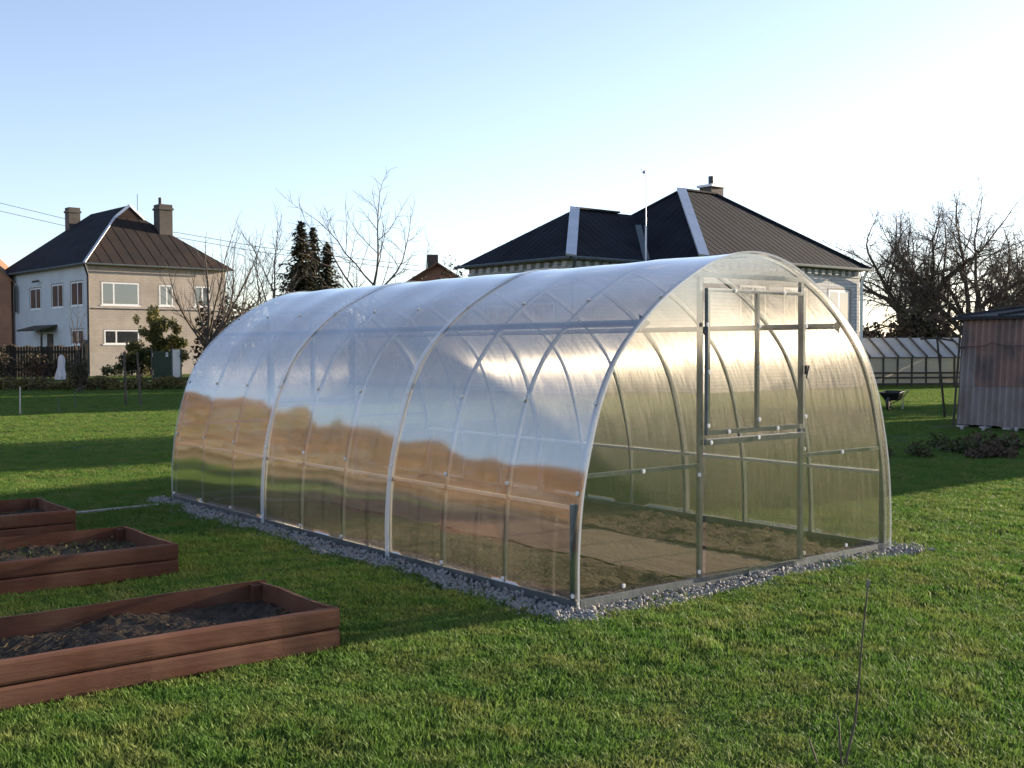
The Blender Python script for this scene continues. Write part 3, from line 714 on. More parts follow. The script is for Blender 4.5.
# ------------------------------------------------------------------ houses
def local_frame(C, a):
    C = Vector(C); ex = Vector((math.cos(a), math.sin(a), 0)); ey = Vector((-math.sin(a), math.cos(a), 0))
    return C, ex, ey
def window(par, plane, u0, u1, z0, z1, mull=(), rev=.12, fr=.07, name='window', arch=False):
    """plane 'x': wall lies in local y=0 and looks to -y; 'y': wall lies in x=0 and looks to -x. Frame, panes and a dark reveal."""
    def pt(u, o, z): return (u, o, z) if plane == 'x' else (o, u, z)
    def bxp(mb, ua, ub, oa, ob, za, zb):
        if plane == 'x': mb.box(ua, ub, oa, ob, za, zb)
        else: mb.box(oa, ob, ua, ub, za, zb)
    mb = MB()
    bxp(mb, u0, u0+fr, -.006, .05, z0, z1); bxp(mb, u1-fr, u1, -.006, .05, z0, z1)
    bxp(mb, u0+fr, u1-fr, -.0055, .05, z0, z0+fr); bxp(mb, u0+fr, u1-fr, -.0055, .05, z1-fr, z1)
    for q in mull: bxp(mb, u0+(u1-u0)*q-fr*.6, u0+(u1-u0)*q+fr*.6, -.005, .05, z0+fr, z1-fr)
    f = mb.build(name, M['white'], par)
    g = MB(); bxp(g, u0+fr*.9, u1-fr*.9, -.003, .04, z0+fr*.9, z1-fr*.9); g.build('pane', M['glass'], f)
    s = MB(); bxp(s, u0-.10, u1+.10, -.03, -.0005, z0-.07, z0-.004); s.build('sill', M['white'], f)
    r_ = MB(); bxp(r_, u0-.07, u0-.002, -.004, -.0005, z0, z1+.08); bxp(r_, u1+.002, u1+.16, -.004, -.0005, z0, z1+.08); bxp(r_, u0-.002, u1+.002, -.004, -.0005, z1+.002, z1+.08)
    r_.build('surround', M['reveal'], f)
    return f
def seams(mb, tri_or_quad, dirn, step, h=.05, w_=.05):
    """standing seams on a planar roof polygon, running down the slope"""
    P = [Vector(p) for p in tri_or_quad]; n = (P[1]-P[0]).cross(P[2]-P[0]).normalized()
    if n.z < 0: n = -n
    d = Vector(dirn).normalized(); e0 = min(p.dot(d) for p in P); e1 = max(p.dot(d) for p in P); s = e0+step*.5
    while s < e1:
        hits = []
        for i in range(len(P)):
            a, b = P[i], P[(i+1) % len(P)]; da, db = a.dot(d)-s, b.dot(d)-s
            if da*db < 0: hits.append(a.lerp(b, da/(da-db)))
        if len(hits) == 2 and (hits[0]-hits[1]).length > .3: mb.bar(hits[0]+n*h*.5, hits[1]+n*h*.5, w_, h, n)
        s += step
def gutter(mb, a, b): mb.tube([a, b], .05, 6)

def house_left():
    a = R(4); C, ex, ey = local_frame((16.73, 61.54, 0), a)
    t = thing('house', 'two-storey house with tan front, grey side wall and steep dark hipped roof', 'house', C, a)
    W_, D_, E_ = 8.7, 14.7, 6.45
    mb = MB(); mb.poly([(0, 0, 1.3), (W_, 0, 1.3), (W_, 0, E_), (0, 0, E_)]); mb.poly([(W_, 0, 1.3), (W_, D_, 1.3), (W_, D_, E_), (W_, 0, E_)])
    mb.build('wall', M['plaster_tan'], t)['label'] = 'tan block wall facing the yard'
    mb = MB(); mb.poly([(0, D_, 0), (0, 0, 0), (0, 0, E_), (0, D_, E_)]); mb.poly([(W_, D_, 0), (0, D_, 0), (0, D_, E_), (W_, D_, E_)]); mb.build('wall', M['plaster_grey'], t)['label'] = 'pale grey plastered side wall'
    mb = MB(); mb.box(.002, W_+.04, -.05, .05, -.1, 1.3); mb.box(W_, W_+.04, .05, D_, -.1, 1.3); mb.build('plinth', M['plinth'], t)
    mb = MB(); mb.box(-.02, W_+.05, -.09, -.001, 3.92, 4.03); mb.build('string_course', M['plinth'], t)
    mb = MB(); mb.box(-.30, W_+.3, -.30, D_+.3, E_-.03, E_+.05); mb.build('eave_board', M['plinth'], t)
    o = .38; ze = E_+.055; zr = 10.6; mx = W_/2
    A = (-o, -o, ze); B = (W_+o, -o, ze); C2 = (W_+o, D_+o, ze); D2 = (-o, D_+o, ze); R1 = (mx, 5.4, zr); R2 = (mx, 10.4, zr)
    zg = 9.75; s_ = (zg-ze)/(zr-ze); yg = -o+(5.4+o)*s_; G1 = (-o+(mx+o)*s_, yg, zg); G2 = (W_+o-(W_+o-mx)*s_, yg, zg); GP = (mx, yg-.0, zr)
    mb = MB(); mb.poly([A, D2, R2, GP, G1]); r1 = mb.build('roof', M['slate'], t); r1['label'] = 'blue-grey slate roof slopes'
    mb2 = MB(); mb2.poly([B, G2, GP, R2, C2]); mb2.poly([C2, R2, D2]); mb2.build('roof', M['slate'], t)
    mb = MB(); fr = [A, B, G2, G1]; mb.poly(fr); mb.poly([G1, G2, GP]); seams(mb, fr, (1, 0, 0), .70, .014, .03); r2 = mb.build('roof', M['slate_brown'], t); r2['label'] = 'dark brown seamed front roof slope'
    mb = MB(); mb.bar(A, Vector(G1), .15, .05, (-.4, -.4, 1)); mb.bar(G1, GP, .16, .06, (0, -1, .3)); mb.bar(G2, GP, .14, .06, (0, -1, .3)); mb.build('ridge_capping', M['flash'], t)
    mb = MB(); gutter(mb, (-o, -o-.06, ze-.05), (W_+o, -o-.06, ze-.05)); gutter(mb, (-o-.06, -o, ze-.05), (-o-.06, D_+o, ze-.05)); mb.build('gutter', M['steel_base'], t)
    mb = MB(); mb.tube([(-o, -o-.05, ze-.1), (-.06, -.10, ze-.7), (-.06, -.10, .1)], .07, 6); mb.build('downpipe', M['black'], t)
    def chim(x, y, z0, z1, w_, pots):
        c = MB(); c.box(x-w_/2, x+w_/2, y-w_/2, y+w_/2, z0, z1); c.box(x-w_/2-.06, x+w_/2+.06, y-w_/2-.06, y+w_/2+.06, z1-.35, z1-.22); o_ = c.build('chimney', M['chimney'], t)
        c = MB(); c.tube([(x-.2, y, z1), (x-.2, y, z1+.45)], .10, 6); (c.build('chimney_pot', M['black'], o_) if pots else None)
    P = on_plane(163, 205, C+ey*3.2, ey)-C; chim(P.dot(ex), 3.2, 7.5, P.z, .86, True)
    P = on_plane(72.5, 208, C+ex*.9, ex)-C; P2 = on_plane(72.5, 208, C+ey*11.5, ey)-C; chim(P2.dot(ex), 11.5, 8.0, P2.z, .75, False)
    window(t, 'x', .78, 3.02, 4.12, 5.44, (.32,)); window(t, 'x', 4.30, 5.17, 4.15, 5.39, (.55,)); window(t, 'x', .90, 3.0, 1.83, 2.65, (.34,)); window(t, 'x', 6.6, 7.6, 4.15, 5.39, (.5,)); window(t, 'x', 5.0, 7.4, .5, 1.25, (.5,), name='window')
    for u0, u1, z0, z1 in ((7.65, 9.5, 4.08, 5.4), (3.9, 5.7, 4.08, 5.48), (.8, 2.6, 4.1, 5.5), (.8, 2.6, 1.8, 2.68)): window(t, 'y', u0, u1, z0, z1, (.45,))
    for u in (12.0, 13.6):                                             # tall arched stair windows
        mb = MB(); pts = [(-.03, u-.40, 3.95), (-.03, u+.40, 3.95)]+[(-.03, u+.40*math.cos(q*math.pi/8), 5.35+.42*math.sin(q*math.pi/8)) for q in range(9)]
        mb.slab(pts[::-1], .04); wv = mb.build('arched_window', M['glass'], t)
        mb = MB(); mb.tube([Vector(p)+Vector((-.02, 0, 0)) for p in pts+[pts[0]]], .05, 4); mb.bar((-.045, u, 3.95), (-.045, u, 5.75), .05, .04, (1, 0, 0)); mb.build('frame', M['reveal'], wv)
    d = MB(); d.box(-.03, .02, 5.6, 6.6, .3, 2.5); d.build('door', M['wood_dark'], t)
    d = MB(); d.slab([(-.0, 4.9, 3.05), (-.0, 8.9, 3.05), (-1.1, 8.9, 2.75), (-1.1, 4.9, 2.75)], .10); d.bar((-.9, 5.1, .2), (-.9, 5.1, 2.8), .1, .1); d.build('door_canopy', M['wood_dark'], t)
    d = MB(); d.disc((-.05, .35, 1.72), (-1, -.6, 0), .36, .08, 14); d.bar((0, .3, 1.7), (-.06, .33, 1.72), .05, .05); d.build('satellite_dish', M['black'], t)
    d = MB(); d.bar((-.04, 8.0, 5.85), (-.5, 7.6, 5.75), .12, .10); d.build('wall_lamp', M['black'], t)
    mb = MB(); mb.tube([(mx+1.3, 6, 9.6), (mx+1.3, 6, 11.6)], .02, 4); mb.build('aerial', M['wire'], t)
house_left()

def house_big():
    a = R(2); C, ex, ey = local_frame((22.0, 19.85, 0), a)
    t = thing('house', 'long pale brick house with black multi-hipped roof behind the greenhouse', 'house', C, a)
    E_ = 4.4; o = .30
    def walls(x0, x1, y0, y1):
        mb = MB(); z0, z1 = -.1, E_-.32
        mb.poly([(x0, y0, z0), (x1, y0, z0), (x1, y0, z1), (x0, y0, z1)]); mb.poly([(x1, y0, z0), (x1, y1, z0), (x1, y1, z1), (x1, y0, z1)])
        mb.poly([(x1, y1, z0), (x0, y1, z0), (x0, y1, z1), (x1, y1, z1)]); mb.poly([(x0, y1, z0), (x0, y0, z0), (x0, y0, z1), (x0, y1, z1)])
        mb.build('wall', M['silicate'], t)
        # corbelled dentil course under the eaves
        mb = MB(); mb.box(x0-.02, x1+.02, y0-.02, y1+.02, z1, z1+.06); mb.box(x0-.10, x1+.10, y0-.10, y1+.10, E_-.08, E_-.02)
        n = int((x1-x0)/.42)
        for i in range(n): xx = x0+.1+i*(x1-x0-.2)/n; mb.box(xx, xx+.20, y0-.13, y0+.05, z1+.061, E_-.081)
        n = int((y1-y0)/.42)
        for i in range(n): yy = y0+.1+i*(y1-y0-.2)/n; mb.box(x0-.13, x0+.05, yy, yy+.20, z1+.061, E_-.081)
        mb.box(x0+.02, x1-.02, y0+.02, y1-.02, z1+.061, E_-.081)
        mb.build('cornice', M['silicate'], t)
    mx0, mx1, my0, my1 = 1.3, 10.3, .3, 8.4
    wx0, wx1, wy0, wy1 = -2.2, 2.6, 2.8, 8.2
    walls(mx0, mx1, my0, my1); walls(wx0, mx0-.003, wy0, wy1)
    # roofs
    zr = 7.35; yr = 4.35; A = (1.0, 0, E_); B = (10.6, 0, E_); Cc = (10.6, 8.7, E_); D = (1.0, 8.7, E_); P1 = (4.85, yr, zr); P2 = (6.8, yr, zr)
    mb = MB(); f1 = [A, B, P2, P1]; f2 = [B, Cc, P2]; f3 = [Cc, D, P1, P2]; f4 = [D, A, P1]
    for f in (f1, f2, f3, f4): mb.poly(f)
    seams(mb, f1, (1, 0, 0), .34, .007, .03); seams(mb, f2, (0, 1, 0), .34, .007, .03); seams(mb, f4, (0, 1, 0), .34, .007, .03)
    mb.build('roof', M['slate'], t)
    z2 = 6.43; wA = (-2.5, 2.5, E_); wB = (3.4, 2.5, E_); wC = (3.4, 8.5, E_); wD = (-2.5, 8.5, E_); Q1 = (.5, 5.5, z2); Q2 = (3.6, 5.5, z2)
    mb = MB(); g1 = [wA, wB, Q2, Q1]; g2 = [wD, wA, Q1]; g3 = [Q1, Q2, wC, wD]
    for f in (g1, g2, g3): mb.poly(f)
    seams(mb, g1, (1, 0, 0), .34, .007, .03); seams(mb, g2, (0, 1, 0), .34, .007, .03)
    mb.build('roof', M['slate'], t)
    def cap(p, q, w_=.30): c = MB(); c.bar(Vector(p)+Vector((0, 0, .05)), Vector(q)+Vector((0, 0, .05)), w_, .07, (-.3, -.6, 1)); c.build('hip_capping', M['flash'], t)
    cap(A, P1, .34); cap(wA, Q1, .34)
    c = MB(); c.bar(Vector(P1)+Vector((0, 0, .04)), Vector(P2)+Vector((0, 0, .04)), .2, .06); c.bar(Vector(Q1)+Vector((0, 0, .04)), (2.7, 5.5, z2+.04), .2, .06); c.bar(Vector(P2)+Vector((0, 0, .04)), Vector(B)+Vector((0, 0, .04)), .14, .06); c.bar(Vector(P1)+Vector((0, 0, .03)), Vector(D)+Vector((0, 0, .03)), .14, .06); c.build('ridge_capping', M['felt'], t)
    c = MB(); c.bar((1.0, 2.5, E_+.06), (2.95, 4.75, 5.95), .22, .05, (-.5, -.5, 1)); c.build('valley', M['steel_base'], t)
    c = MB()
    for p, q in (((-2.5, 2.42, E_-.02), (1.0, 2.42, E_-.02)), ((-2.58, 2.5, E_-.02), (-2.58, 8.5, E_-.02)), ((1.0, -.08, E_-.02), (10.6, -.08, E_-.02))): gutter(c, p, q)
    c.build('gutter', M['steel_base'], t)
    c = MB(); c.tube([(-2.42, 2.36, E_-.05), (-2.27, 2.70, 3.9), (-2.27, 2.70, .1)], .05, 6); c.build('downpipe', M['steel_base'], t)
    c = MB(); c.tube([(10.4, .05, E_-.05), (10.30, .22, 3.9), (10.30, .22, .1)], .06, 6); c.build('downpipe', M['white'], t)
    # chimney with white cap slab and a pipe
    P = on_plane(711.5, 188, C+ey*5.0, ey)-C; x, zt = P.dot(ex), P.z
    c = MB(); c.box(x-.36, x+.36, 4.7, 5.3, 6.6, zt); ch = c.build('chimney', M['chimney'], t)
    c = MB(); c.box(x-.44, x+.44, 4.62, 5.38, zt, zt+.09); c.build('cap', M['white'], ch); c = MB(); c.tube([(x-.02, 5, zt+.09), (x-.02, 5, zt+.45)], .11, 8); c.build('flue_pipe', M['black'], ch)
    window(t, 'x', 0, 0.01, 0, .01).hide_render if False else None
    # front windows (local y = .3 wall): built in a small offset frame
    fr = bpy.data.objects.new('front_wall', None)
    for (u0, u1, z0, z1) in ((8.3, 9.6, 2.2, 3.6), (3.2, 4.6, 2.2, 3.6), (5.6, 7.0, 2.2, 3.6)):
        f = window(t, 'x', u0, u1, z0, z1, (.5,)); f.location = (0, my0, 0)
    for (u0, u1) in ((3.6, 4.7), (6.0, 7.1)):
        f = window(t, 'y', u0, u1, 1.6, 3.0, (.5,)); f.location = (wx0, 0, 0)
    # tall aerial mast
    P = on_plane(646, 168, C+ey*2.1, ey)-C; x, zt = P.dot(ex), P.z
    c = MB(); c.tube([(x, 2.1, .0), (x, 2.1, zt-1.9)], .035, 6); c.tube([(x, 2.1, zt-1.9), (x, 2.1, zt)], .018, 5); c.bar((x-.22, 2.1, zt-.06), (x+.22, 2.1, zt+.02), .05, .03); c.bar((x-.10, 2.1, zt-.16), (x, 2.1, zt-.1), .12, .08)
    c.build('aerial_mast', M['flash'], t)
house_big()

def small_house(label, base, rot, W_, D_, E_, zr, wallm, roofm, chim=True):
    """gabled house, ridge along local x"""
    t = thing('house', label, 'house', base, rot)
    mb = MB(); h = D_/2
    mb.poly([(0, 0, -.1), (W_, 0, -.1), (W_, 0, E_), (0, 0, E_)]); mb.poly([(W_, D_, -.1), (0, D_, -.1), (0, D_, E_), (W_, D_, E_)])
    mb.poly([(0, D_, -.1), (0, 0, -.1), (0, 0, E_), (0, h, zr), (0, D_, E_)]); mb.poly([(W_, 0, -.1), (W_, D_, -.1), (W_, D_, E_), (W_, h, zr), (W_, 0, E_)])
    mb.build('wall', wallm, t)
    o = .3; k = (zr-E_)/h; mb = MB()
    mb.slab([(-o, -o, E_-o*k+.03), (W_+o, -o, E_-o*k+.03), (W_+o, h, zr+.03), (-o, h, zr+.03)], .07); mb.slab([(W_+o, D_+o, E_-o*k+.03), (-o, D_+o, E_-o*k+.03), (-o, h, zr+.03), (W_+o, h, zr+.03)], .07)
    r_ = mb.build('roof', roofm, t)
    if chim:
        c = MB(); c.box(W_*.2, W_*.2+.42, h-.21, h+.21, zr-.6, zr+.45); c.build('chimney', M['chimney'], r_)
    for u in (.15, .45, .75): window(t, 'x', W_*u, W_*u+1.2, .9, min(E_-.3, 2.3), (.5,))
    return t
# neighbour at the left edge, ochre-brown roof
q = ground(12, 74)
small_house('brown-roofed neighbour house cut by the left edge of the picture', q, R(66), 6.0, 7.0, 6.2, 9.6, M['redbrick'], M['rust_roof'], False)
q = ground(500, 46)
small_house('low brown-roofed outbuilding with a brick chimney left of the pale brick house', q, R(62), 6.0, 5.2, 3.3, 4.95, M['redbrick'], M['rust_roof'], True)
# unseen house added outside the right edge to cast shadow over the greenhouse
small_house('unseen house right of the yard, added to cast shadow on the greenhouse', (22.5, .2, 0), R(0), 8.5, 6.4, 3.35, 5.05, M['silicate'], M['slate'], True)

# ------------------------------------------------------------------ road, hedge and bits along it
mb = MB(); a0, a1 = on_depth(-420, 349, 62), on_depth(520, 349, 62); dv = (a1-a0).normalized(); nv = Vector((-dv.y, dv.x, 0))
A = Vector((a0.x, a0.y, .03))
mb.quad(A-nv*12, A+dv*60-nv*12, A+dv*60-nv*.2, A-nv*.2); tag(mb.build('road', M['asphalt']), kind='structure')
mb = MB(); mb.quad((-70, 6, .035), (-6.5, 6, .035), (-1.5, 42, .035), (-60, 26, .035)); tag(mb.build('reflection_field', mat('reflection_stubble', (.33, .215, .085), (.25, .16, .065), 1.5, rough=.95, bump=.6, bscale=12, c3=(.40, .28, .12), s3=.4)), kind='structure')  # unseen golden ground added at left for the greenhouse sheets to reflect
def hedge_band():
    rng = random.Random(55); t = thing('hedge', 'low brown-green hedge running along the road at the far lawn edge', 'hedge', on_depth(60, 349, 42).to_2d().to_3d())
    mb = MB(); base = t.location.copy()
    p0 = on_depth(-160, 349, 41); p1 = on_depth(330, 349, 43); d = p1-p0; d.z = 0; n = Vector((-d.y, d.x, 0)).normalized()
    for _ in range(19000):
        u = rng.random(); c = p0+d*u; hgt = .34+.06*math.sin(u*40)+.06*math.sin(u*97+1)+.04*math.sin(u*211); v = rng.random()**.7
        wd = .55*(1-(v-.45)**2*1.6); q = Vector((c.x, c.y, 0))+n*rng.gauss(0, wd*.55); q.z = .04+v*hgt*rng.uniform(.8, 1.08)
        mb.leaf(q-base, rng.uniform(.06, .15), rng)
    mb.build('foliage', M['hedge'], t)
    s = MB()
    for _ in range(170):
        u = rng.random(); c = p0+d*u; q = Vector((c.x, c.y, 0))-base+n*rng.gauss(0, .2); s.tube([q, q+Vector((rng.gauss(0, .08), rng.gauss(0, .08), .35)), q+Vector((rng.gauss(0, .2), rng.gauss(0, .2), .50))], [.02, .013, .006], 4)
    s.build('stem', M['bark'], t)
hedge_band()
leafmass('shrub', 'dark twiggy brown shrub growing out of the low hedge', 'shrub', ground(79, 40), [(0, 0, .55, .38, .35, .45), (.1, 0, .95, .25, .25, .25)], 700, .10, M['brush'], 61, stems=5)
def board_fence():
    t = thing('fence', 'dark board fence in front of the grey house wall', 'fence')
    p0 = on_depth(-60, 349, 58.0); p1 = on_depth(86, 349, 60.0); p0.z = p1.z = 0; d = p1-p0; n = int(d.length/.137); rng = random.Random(71)
    mb = MB()
    for i in range(n):
        q = p0+d*(i/n); h = 1.72+rng.uniform(-.07, .07); mb.bar(q+Vector((0, 0, .05)), q+Vector((0, 0, h)), .14, .03, (.3, -1, 0))
    mb.build('boards', M['fence'], t)
    off = Vector((d.y, -d.x, 0)).normalized()*-.05
    mb = MB(); mb.bar(p0+off+Vector((0, 0, .5)), p1+off+Vector((0, 0, .5)), .06, .10); mb.bar(p0+off+Vector((0, 0, 1.4)), p1+off+Vector((0, 0, 1.4)), .06, .10); mb.build('rail', M['fence'], t)
    for i in range(5):
        q = p0+d*(i/4)-off*-1.5; mb = MB(); mb.bar(q+Vector((0, 0, -.05)), q+Vector((0, 0, 1.8)), .12, .12); mb.build('post', M['fence'], t)
board_fence()
leafmass('bush', 'dark scraggy evergreen bush against the board fence', 'bush', ground(30, 57.2), [(-1.6, 0, .8, .9, .4, .8), (.2, 0, .7, .9, .4, .7), (1.5, 0, .6, .7, .4, .6)], 2200, .14, M['brush'], 62, stems=4)
def gate():
    q = ground(162, 58.8); t = thing('gate', 'dark green sheet gate with a pale panel at its side', 'gate', q, R(-38+4))
    mb = MB(); mb.box(-.45, .48, -.03, .03, .05, 1.42); mb.bar((-.45, -.045, .3), (.48, -.045, .3), .05, .03); mb.bar((-.45, -.045, 1.25), (.48, -.045, 1.25), .05, .03); mb.build('leaf', M['green'], t)
    mb = MB(); mb.box(.55, .92, -.04, .04, .05, 1.48); mb.build('side_panel', M['flash'], t)['label'] = 'pale side panel'
    for x in (-.52, .515, .97): mb = MB(); mb.box(x-.03, x+.03, -.05, .05, -.05, 1.55); mb.build('post', M['steel_base'], t)
    mb = MB(); mb.box(.20, .32, -.06, -.032, 1.12, 1.34); mb.build('letter_plate', M['white'], t)
gate()
def wrapped():
    q = ground(60, 56.6); t = thing('wrapped_shrub', 'tall white sheet wrapped round a shrub beside the dark fence', 'wrapped shrub', q)
    mb = MB(); k = 12; rows = [(0, .26), (.25, .24), (.6, .17), (.95, .16), (1.15, .13), (1.25, .05)]; rng = random.Random(9)
    for z, r in rows:
        for j in range(k):
            a = 6.283*j/k; rr = r*(1+.18*math.sin(j*2.7+z*3)+rng.uniform(-.06, .06)); mb.v.append((rr*math.cos(a)+.06*z, rr*math.sin(a), z))
    for i in range(len(rows)-1):
        for j in range(k): mb.f.append((i*k+j, i*k+(j+1) % k, (i+1)*k+(j+1) % k, (i+1)*k+j))
    mb.build('sheet', M['cloth'], t)
    mb = MB(); mb.tube([(.25, 0, -.05), (.22, 0, 1.35)], .03, 5); mb.build('stake', M['straw'], t)
    mb = MB()
    for _ in range(60): mb.leaf((.20+rng.gauss(0, .06), rng.gauss(0, .06), 1.15+rng.gauss(0, .09)), .09, rng)
    mb.build('foliage', M['russet'], t)
wrapped()
def stake(name, label, px, y0, y1, D, r, m, lean=0, cross=False, group=None, cat='stake'):
    b = on_z(px, y0); t_ = on_depth(px+lean, y1, (b-CAM).dot(Vector((math.sin(YAW), math.cos(YAW), 0))))
    mb = MB(); o = Vector((b.x, b.y, 0)); mb.tube([Vector((0, 0, -.05)), (t_-o)*.5, t_-o], [r*1.1, r, r*.95], 6)
    if cross: mb.tube([t_-o+rt0*-.35+Vector((0, 0, -.02)), t_-o, t_-o+rt0*.35+Vector((0, 0, -.06))], r*.8, 5)
    ob = mb.build(name, m); ob.location = o; return tag(ob, label, cat, group)
stake('stake', 'pale metal stake standing alone in the far lawn at left', 20, 414, 387, 0, .016, M['pale'])
stake('stake', 'thin grey stake in the far lawn, second from the left', 58.5, 412, 396, 0, .010, M['steel_base'])
stake('stake', 'short thin grey stake in the far lawn, third from the left', 75, 408, 392, 0, .010, M['steel_base'])
stake('stake', 'dark upright stake of a pair by the hedge, left one', 126, 405, 352, 0, .030, M['bark'], lean=-2)
stake('stake', 'dark upright stake of a pair by the hedge, right one', 141, 405, 352, 0, .028, M['bark'], lean=-4)
stake('washing_line_post', 'thin leaning washing line post with a crossbar left of the shed', 945, 417, 338, 0, .024, M['wood_dark'], lean=-8, cross=True, cat='post')
for i, (y0, y1, y2, lb) in enumerate(((203, 222, 252, 'upper'), (211, 229, 257, 'lower'))):
    P = [on_depth(x, y, 90) for x, y in ((-120, y0-27), (0, y0), (70, y1-2), (180, y2-19), (260, y2-5), (420, y2+14))]
    mb = MB(); mb.tube(P, .022, 4); ob = mb.build('power_line', M['wire']); tag(ob, lb+' overhead power wire passing behind the tan house roof', 'wire', 'overhead wires')

# ------------------------------------------------------------------ shed at the right
def shed():
    X, Y0, Y1 = 15.55, 3.2, 6.80
    t = thing('shed', 'small shed clad in brown corrugated sheets at the right edge', 'shed', (X, Y1, 0))
    def sheet(y0, y1, z0, z1, m, off, lean):
        # corrugated panel in the wall plane; wave along y
        mb = MB(); k = int((y1-y0)/.0162)
        for i in range(k+1):
            y = y0+(y1-y0)*i/k; dx = .034*math.sin(y*2*math.pi/.13)
            for z in (z0, z1): mb.v.append((lean*z+off+dx, y-Y1-.05*z*(1-(Y1-y)/3.6), z))
            
        for i in range(k): mb.f.append((i*2, i*2+2, i*2+3, i*2+1))
        return mb.build('cladding_sheet', m, t)
    rng = random.Random(2); lean = .02
    for (z0, z1, m, o, st) in ((.02, .80, 'corr_grey', .0, .0), (.76, 1.52, 'corr', -.012, .35), (1.46, 2.02, 'corr', -.024, .8)):
        y = Y1
        for j in range(5):
            yn = y-(.88 if j or not st else st)
            mm = m
            if z0 == .76 and j == 0: mm = 'corr_grey'
            sheet(max(yn-.03, Y0), y, z0+rng.uniform(-.012, .012), z1+rng.uniform(-.02, .02), M[mm], o-.004*(j % 2), lean); y = yn
            if y < Y0: break
    # the other walls
    mb = MB(); mb.poly([(.06, Y0-Y1, .0), (3.6, Y0-Y1, .0), (3.6, Y0-Y1, 2.3), (.06, Y0-Y1, 2.0)]); mb.poly([(3.6, 0, .0), (.06, -.02, .0), (.06, -.1, 2.0), (3.6, 0, 2.3)]); mb.poly([(3.6, Y0-Y1, 0), (3.6, 0, 0), (3.6, 0, 2.3), (3.6, Y0-Y1, 2.3)]); mb.build('wall', M['wood_dark'], t)
    mb = MB(); mb.slab([(-.10, .02, 2.05), (-.10, Y0-Y1-.2, 2.05), (3.9, Y0-Y1-.2, 2.42), (3.9, .02, 2.42)], .06); rf = mb.build('roof', M['felt'], t)
    mb = MB()
    for k in range(5): mb.bar((-.11, -.1-k*.8, 2.072), (3.9, -.1-k*.8, 2.443), .04, .04)
    mb.build('batten', M['felt'], rf)
    mb = MB(); mb.bar((-.03, .025, 0.0), (.03, -.085, 2.02), .05, .04); mb.build('corner_board', M['wood_dark'], t)
    mb = MB(); mb.tube([(-.10, -1.05, 1.50), (-.09, -.75, 1.56), (-.09, -.62, 1.50), (-.09, -.05, 1.48)], .008, 4); mb.tube([(-.10, -1.05, 1.50), (-.10, -2.6, 1.52)], .008, 4); mb.build('cable', M['black'], t)
    for j, y in enumerate((-.10, -.55, -1.0, -1.5)): mb = MB(); mb.box(-.10, .10, y-.12, y+.02, -.05, .018); mb.build('footing_block', M['concrete'], t)
    ob = MB(); ob.box(-.14, .14, -.05, .05, 0, .05); ob.box(-.12, .12, .05, .09, .02, .045)
    o_ = ob.build('board', M['white']); o_.location = (17.2, 6.05, 2.20); o_.rotation_euler = (0, R(-10), R(60)); tag(o_, 'small white board lying on the corrugated shed roof', 'board')
shed()
for i, (px, py, lb) in enumerate(((962, 431, 'pale stone left of three below the shed wall'), (983, 432, 'pale stone in the middle of three below the shed wall'), (1016, 433, 'pale stone right of three below the shed wall'))):
    q = on_z(px, py); mb = MB(); bm = bmesh.new(); bmesh.ops.create_icosphere(bm, subdivisions=2, radius=.04); rng = random.Random(i)
    me = bpy.data.meshes.new('stone')
    for v in bm.verts: v.co = Vector((v.co.x*1.0, v.co.y*.8, v.co.z*1.1))*rng.uniform(.85, 1.1)
    bm.to_mesh(me); bm.free(); me.materials.append(M['concrete']); o = bpy.data.objects.new('stone', me); COL.objects.link(o); o.location = (q.x, q.y, .06); tag(o, lb, 'stone', 'pale stones before the shed')

# ------------------------------------------------------------------ far greenhouse
def far_greenhouse():
    p0 = on_z(840, 387); p1 = on_z(1010, 386.0); p0.z = p1.z = 0; d = (p1-p0); Ln = d.length; rot = math.atan2(d.y, d.x)
    t = thing('greenhouse', 'long low film-covered greenhouse with wooden frame between house and shed', 'greenhouse', p0, rot)
    H, Rg, Dp = 1.13, 1.86, 3.0; n = 12; s = Ln/n
    mb = MB(); mb.quad((0, 0, .25), (Ln, 0, .25), (Ln, 0, H), (0, 0, H)); mb.quad((Ln, Dp, .0), (0, Dp, .0), (0, Dp, H), (Ln, Dp, H)); mb.build('wall_film', M['foil_wall'], t)
    mb = MB(); mb.quad((0, -.1, H-.02), (Ln, -.1, H-.02), (Ln, Dp/2, Rg), (0, Dp/2, Rg)); mb.quad((Ln, Dp+.1, H-.02), (0, Dp+.1, H-.02), (0, Dp/2, Rg), (Ln, Dp/2, Rg)); mb.build('roof_film', M['foil'], t)
    mb = MB()
    for i in range(n+1): x = i*s; mb.bar((x, -.12, H+.015), (x, Dp/2, Rg+.04), .055, .05)
    mb.build('rafter', M['wood_dark'], t)
    for i in range(n+1): q = MB(); q.bar((i*s, -.03, -.05), (i*s, -.03, H), .07, .05); q.build('post', M['wood_dark'], t)
    mb = MB()
    for z in (.10, .34, .52, H-.03): mb.bar((-.1, -.07, z), (Ln+.1, -.07, z), .03, .07 if z < 1 else .05)
    mb.build('rail', M['wood_dark'], t)
    mb = MB(); mb.poly([(0, 0, 0), (0, 0, H), (0, Dp/2, Rg), (0, Dp, H), (0, Dp, 0)]); mb.poly([(Ln, 0, 0), (Ln, Dp, 0), (Ln, Dp, H), (Ln, Dp/2, Rg), (Ln, 0, H)]); mb.build('gable', M['foil_wall'], t)
far_greenhouse()

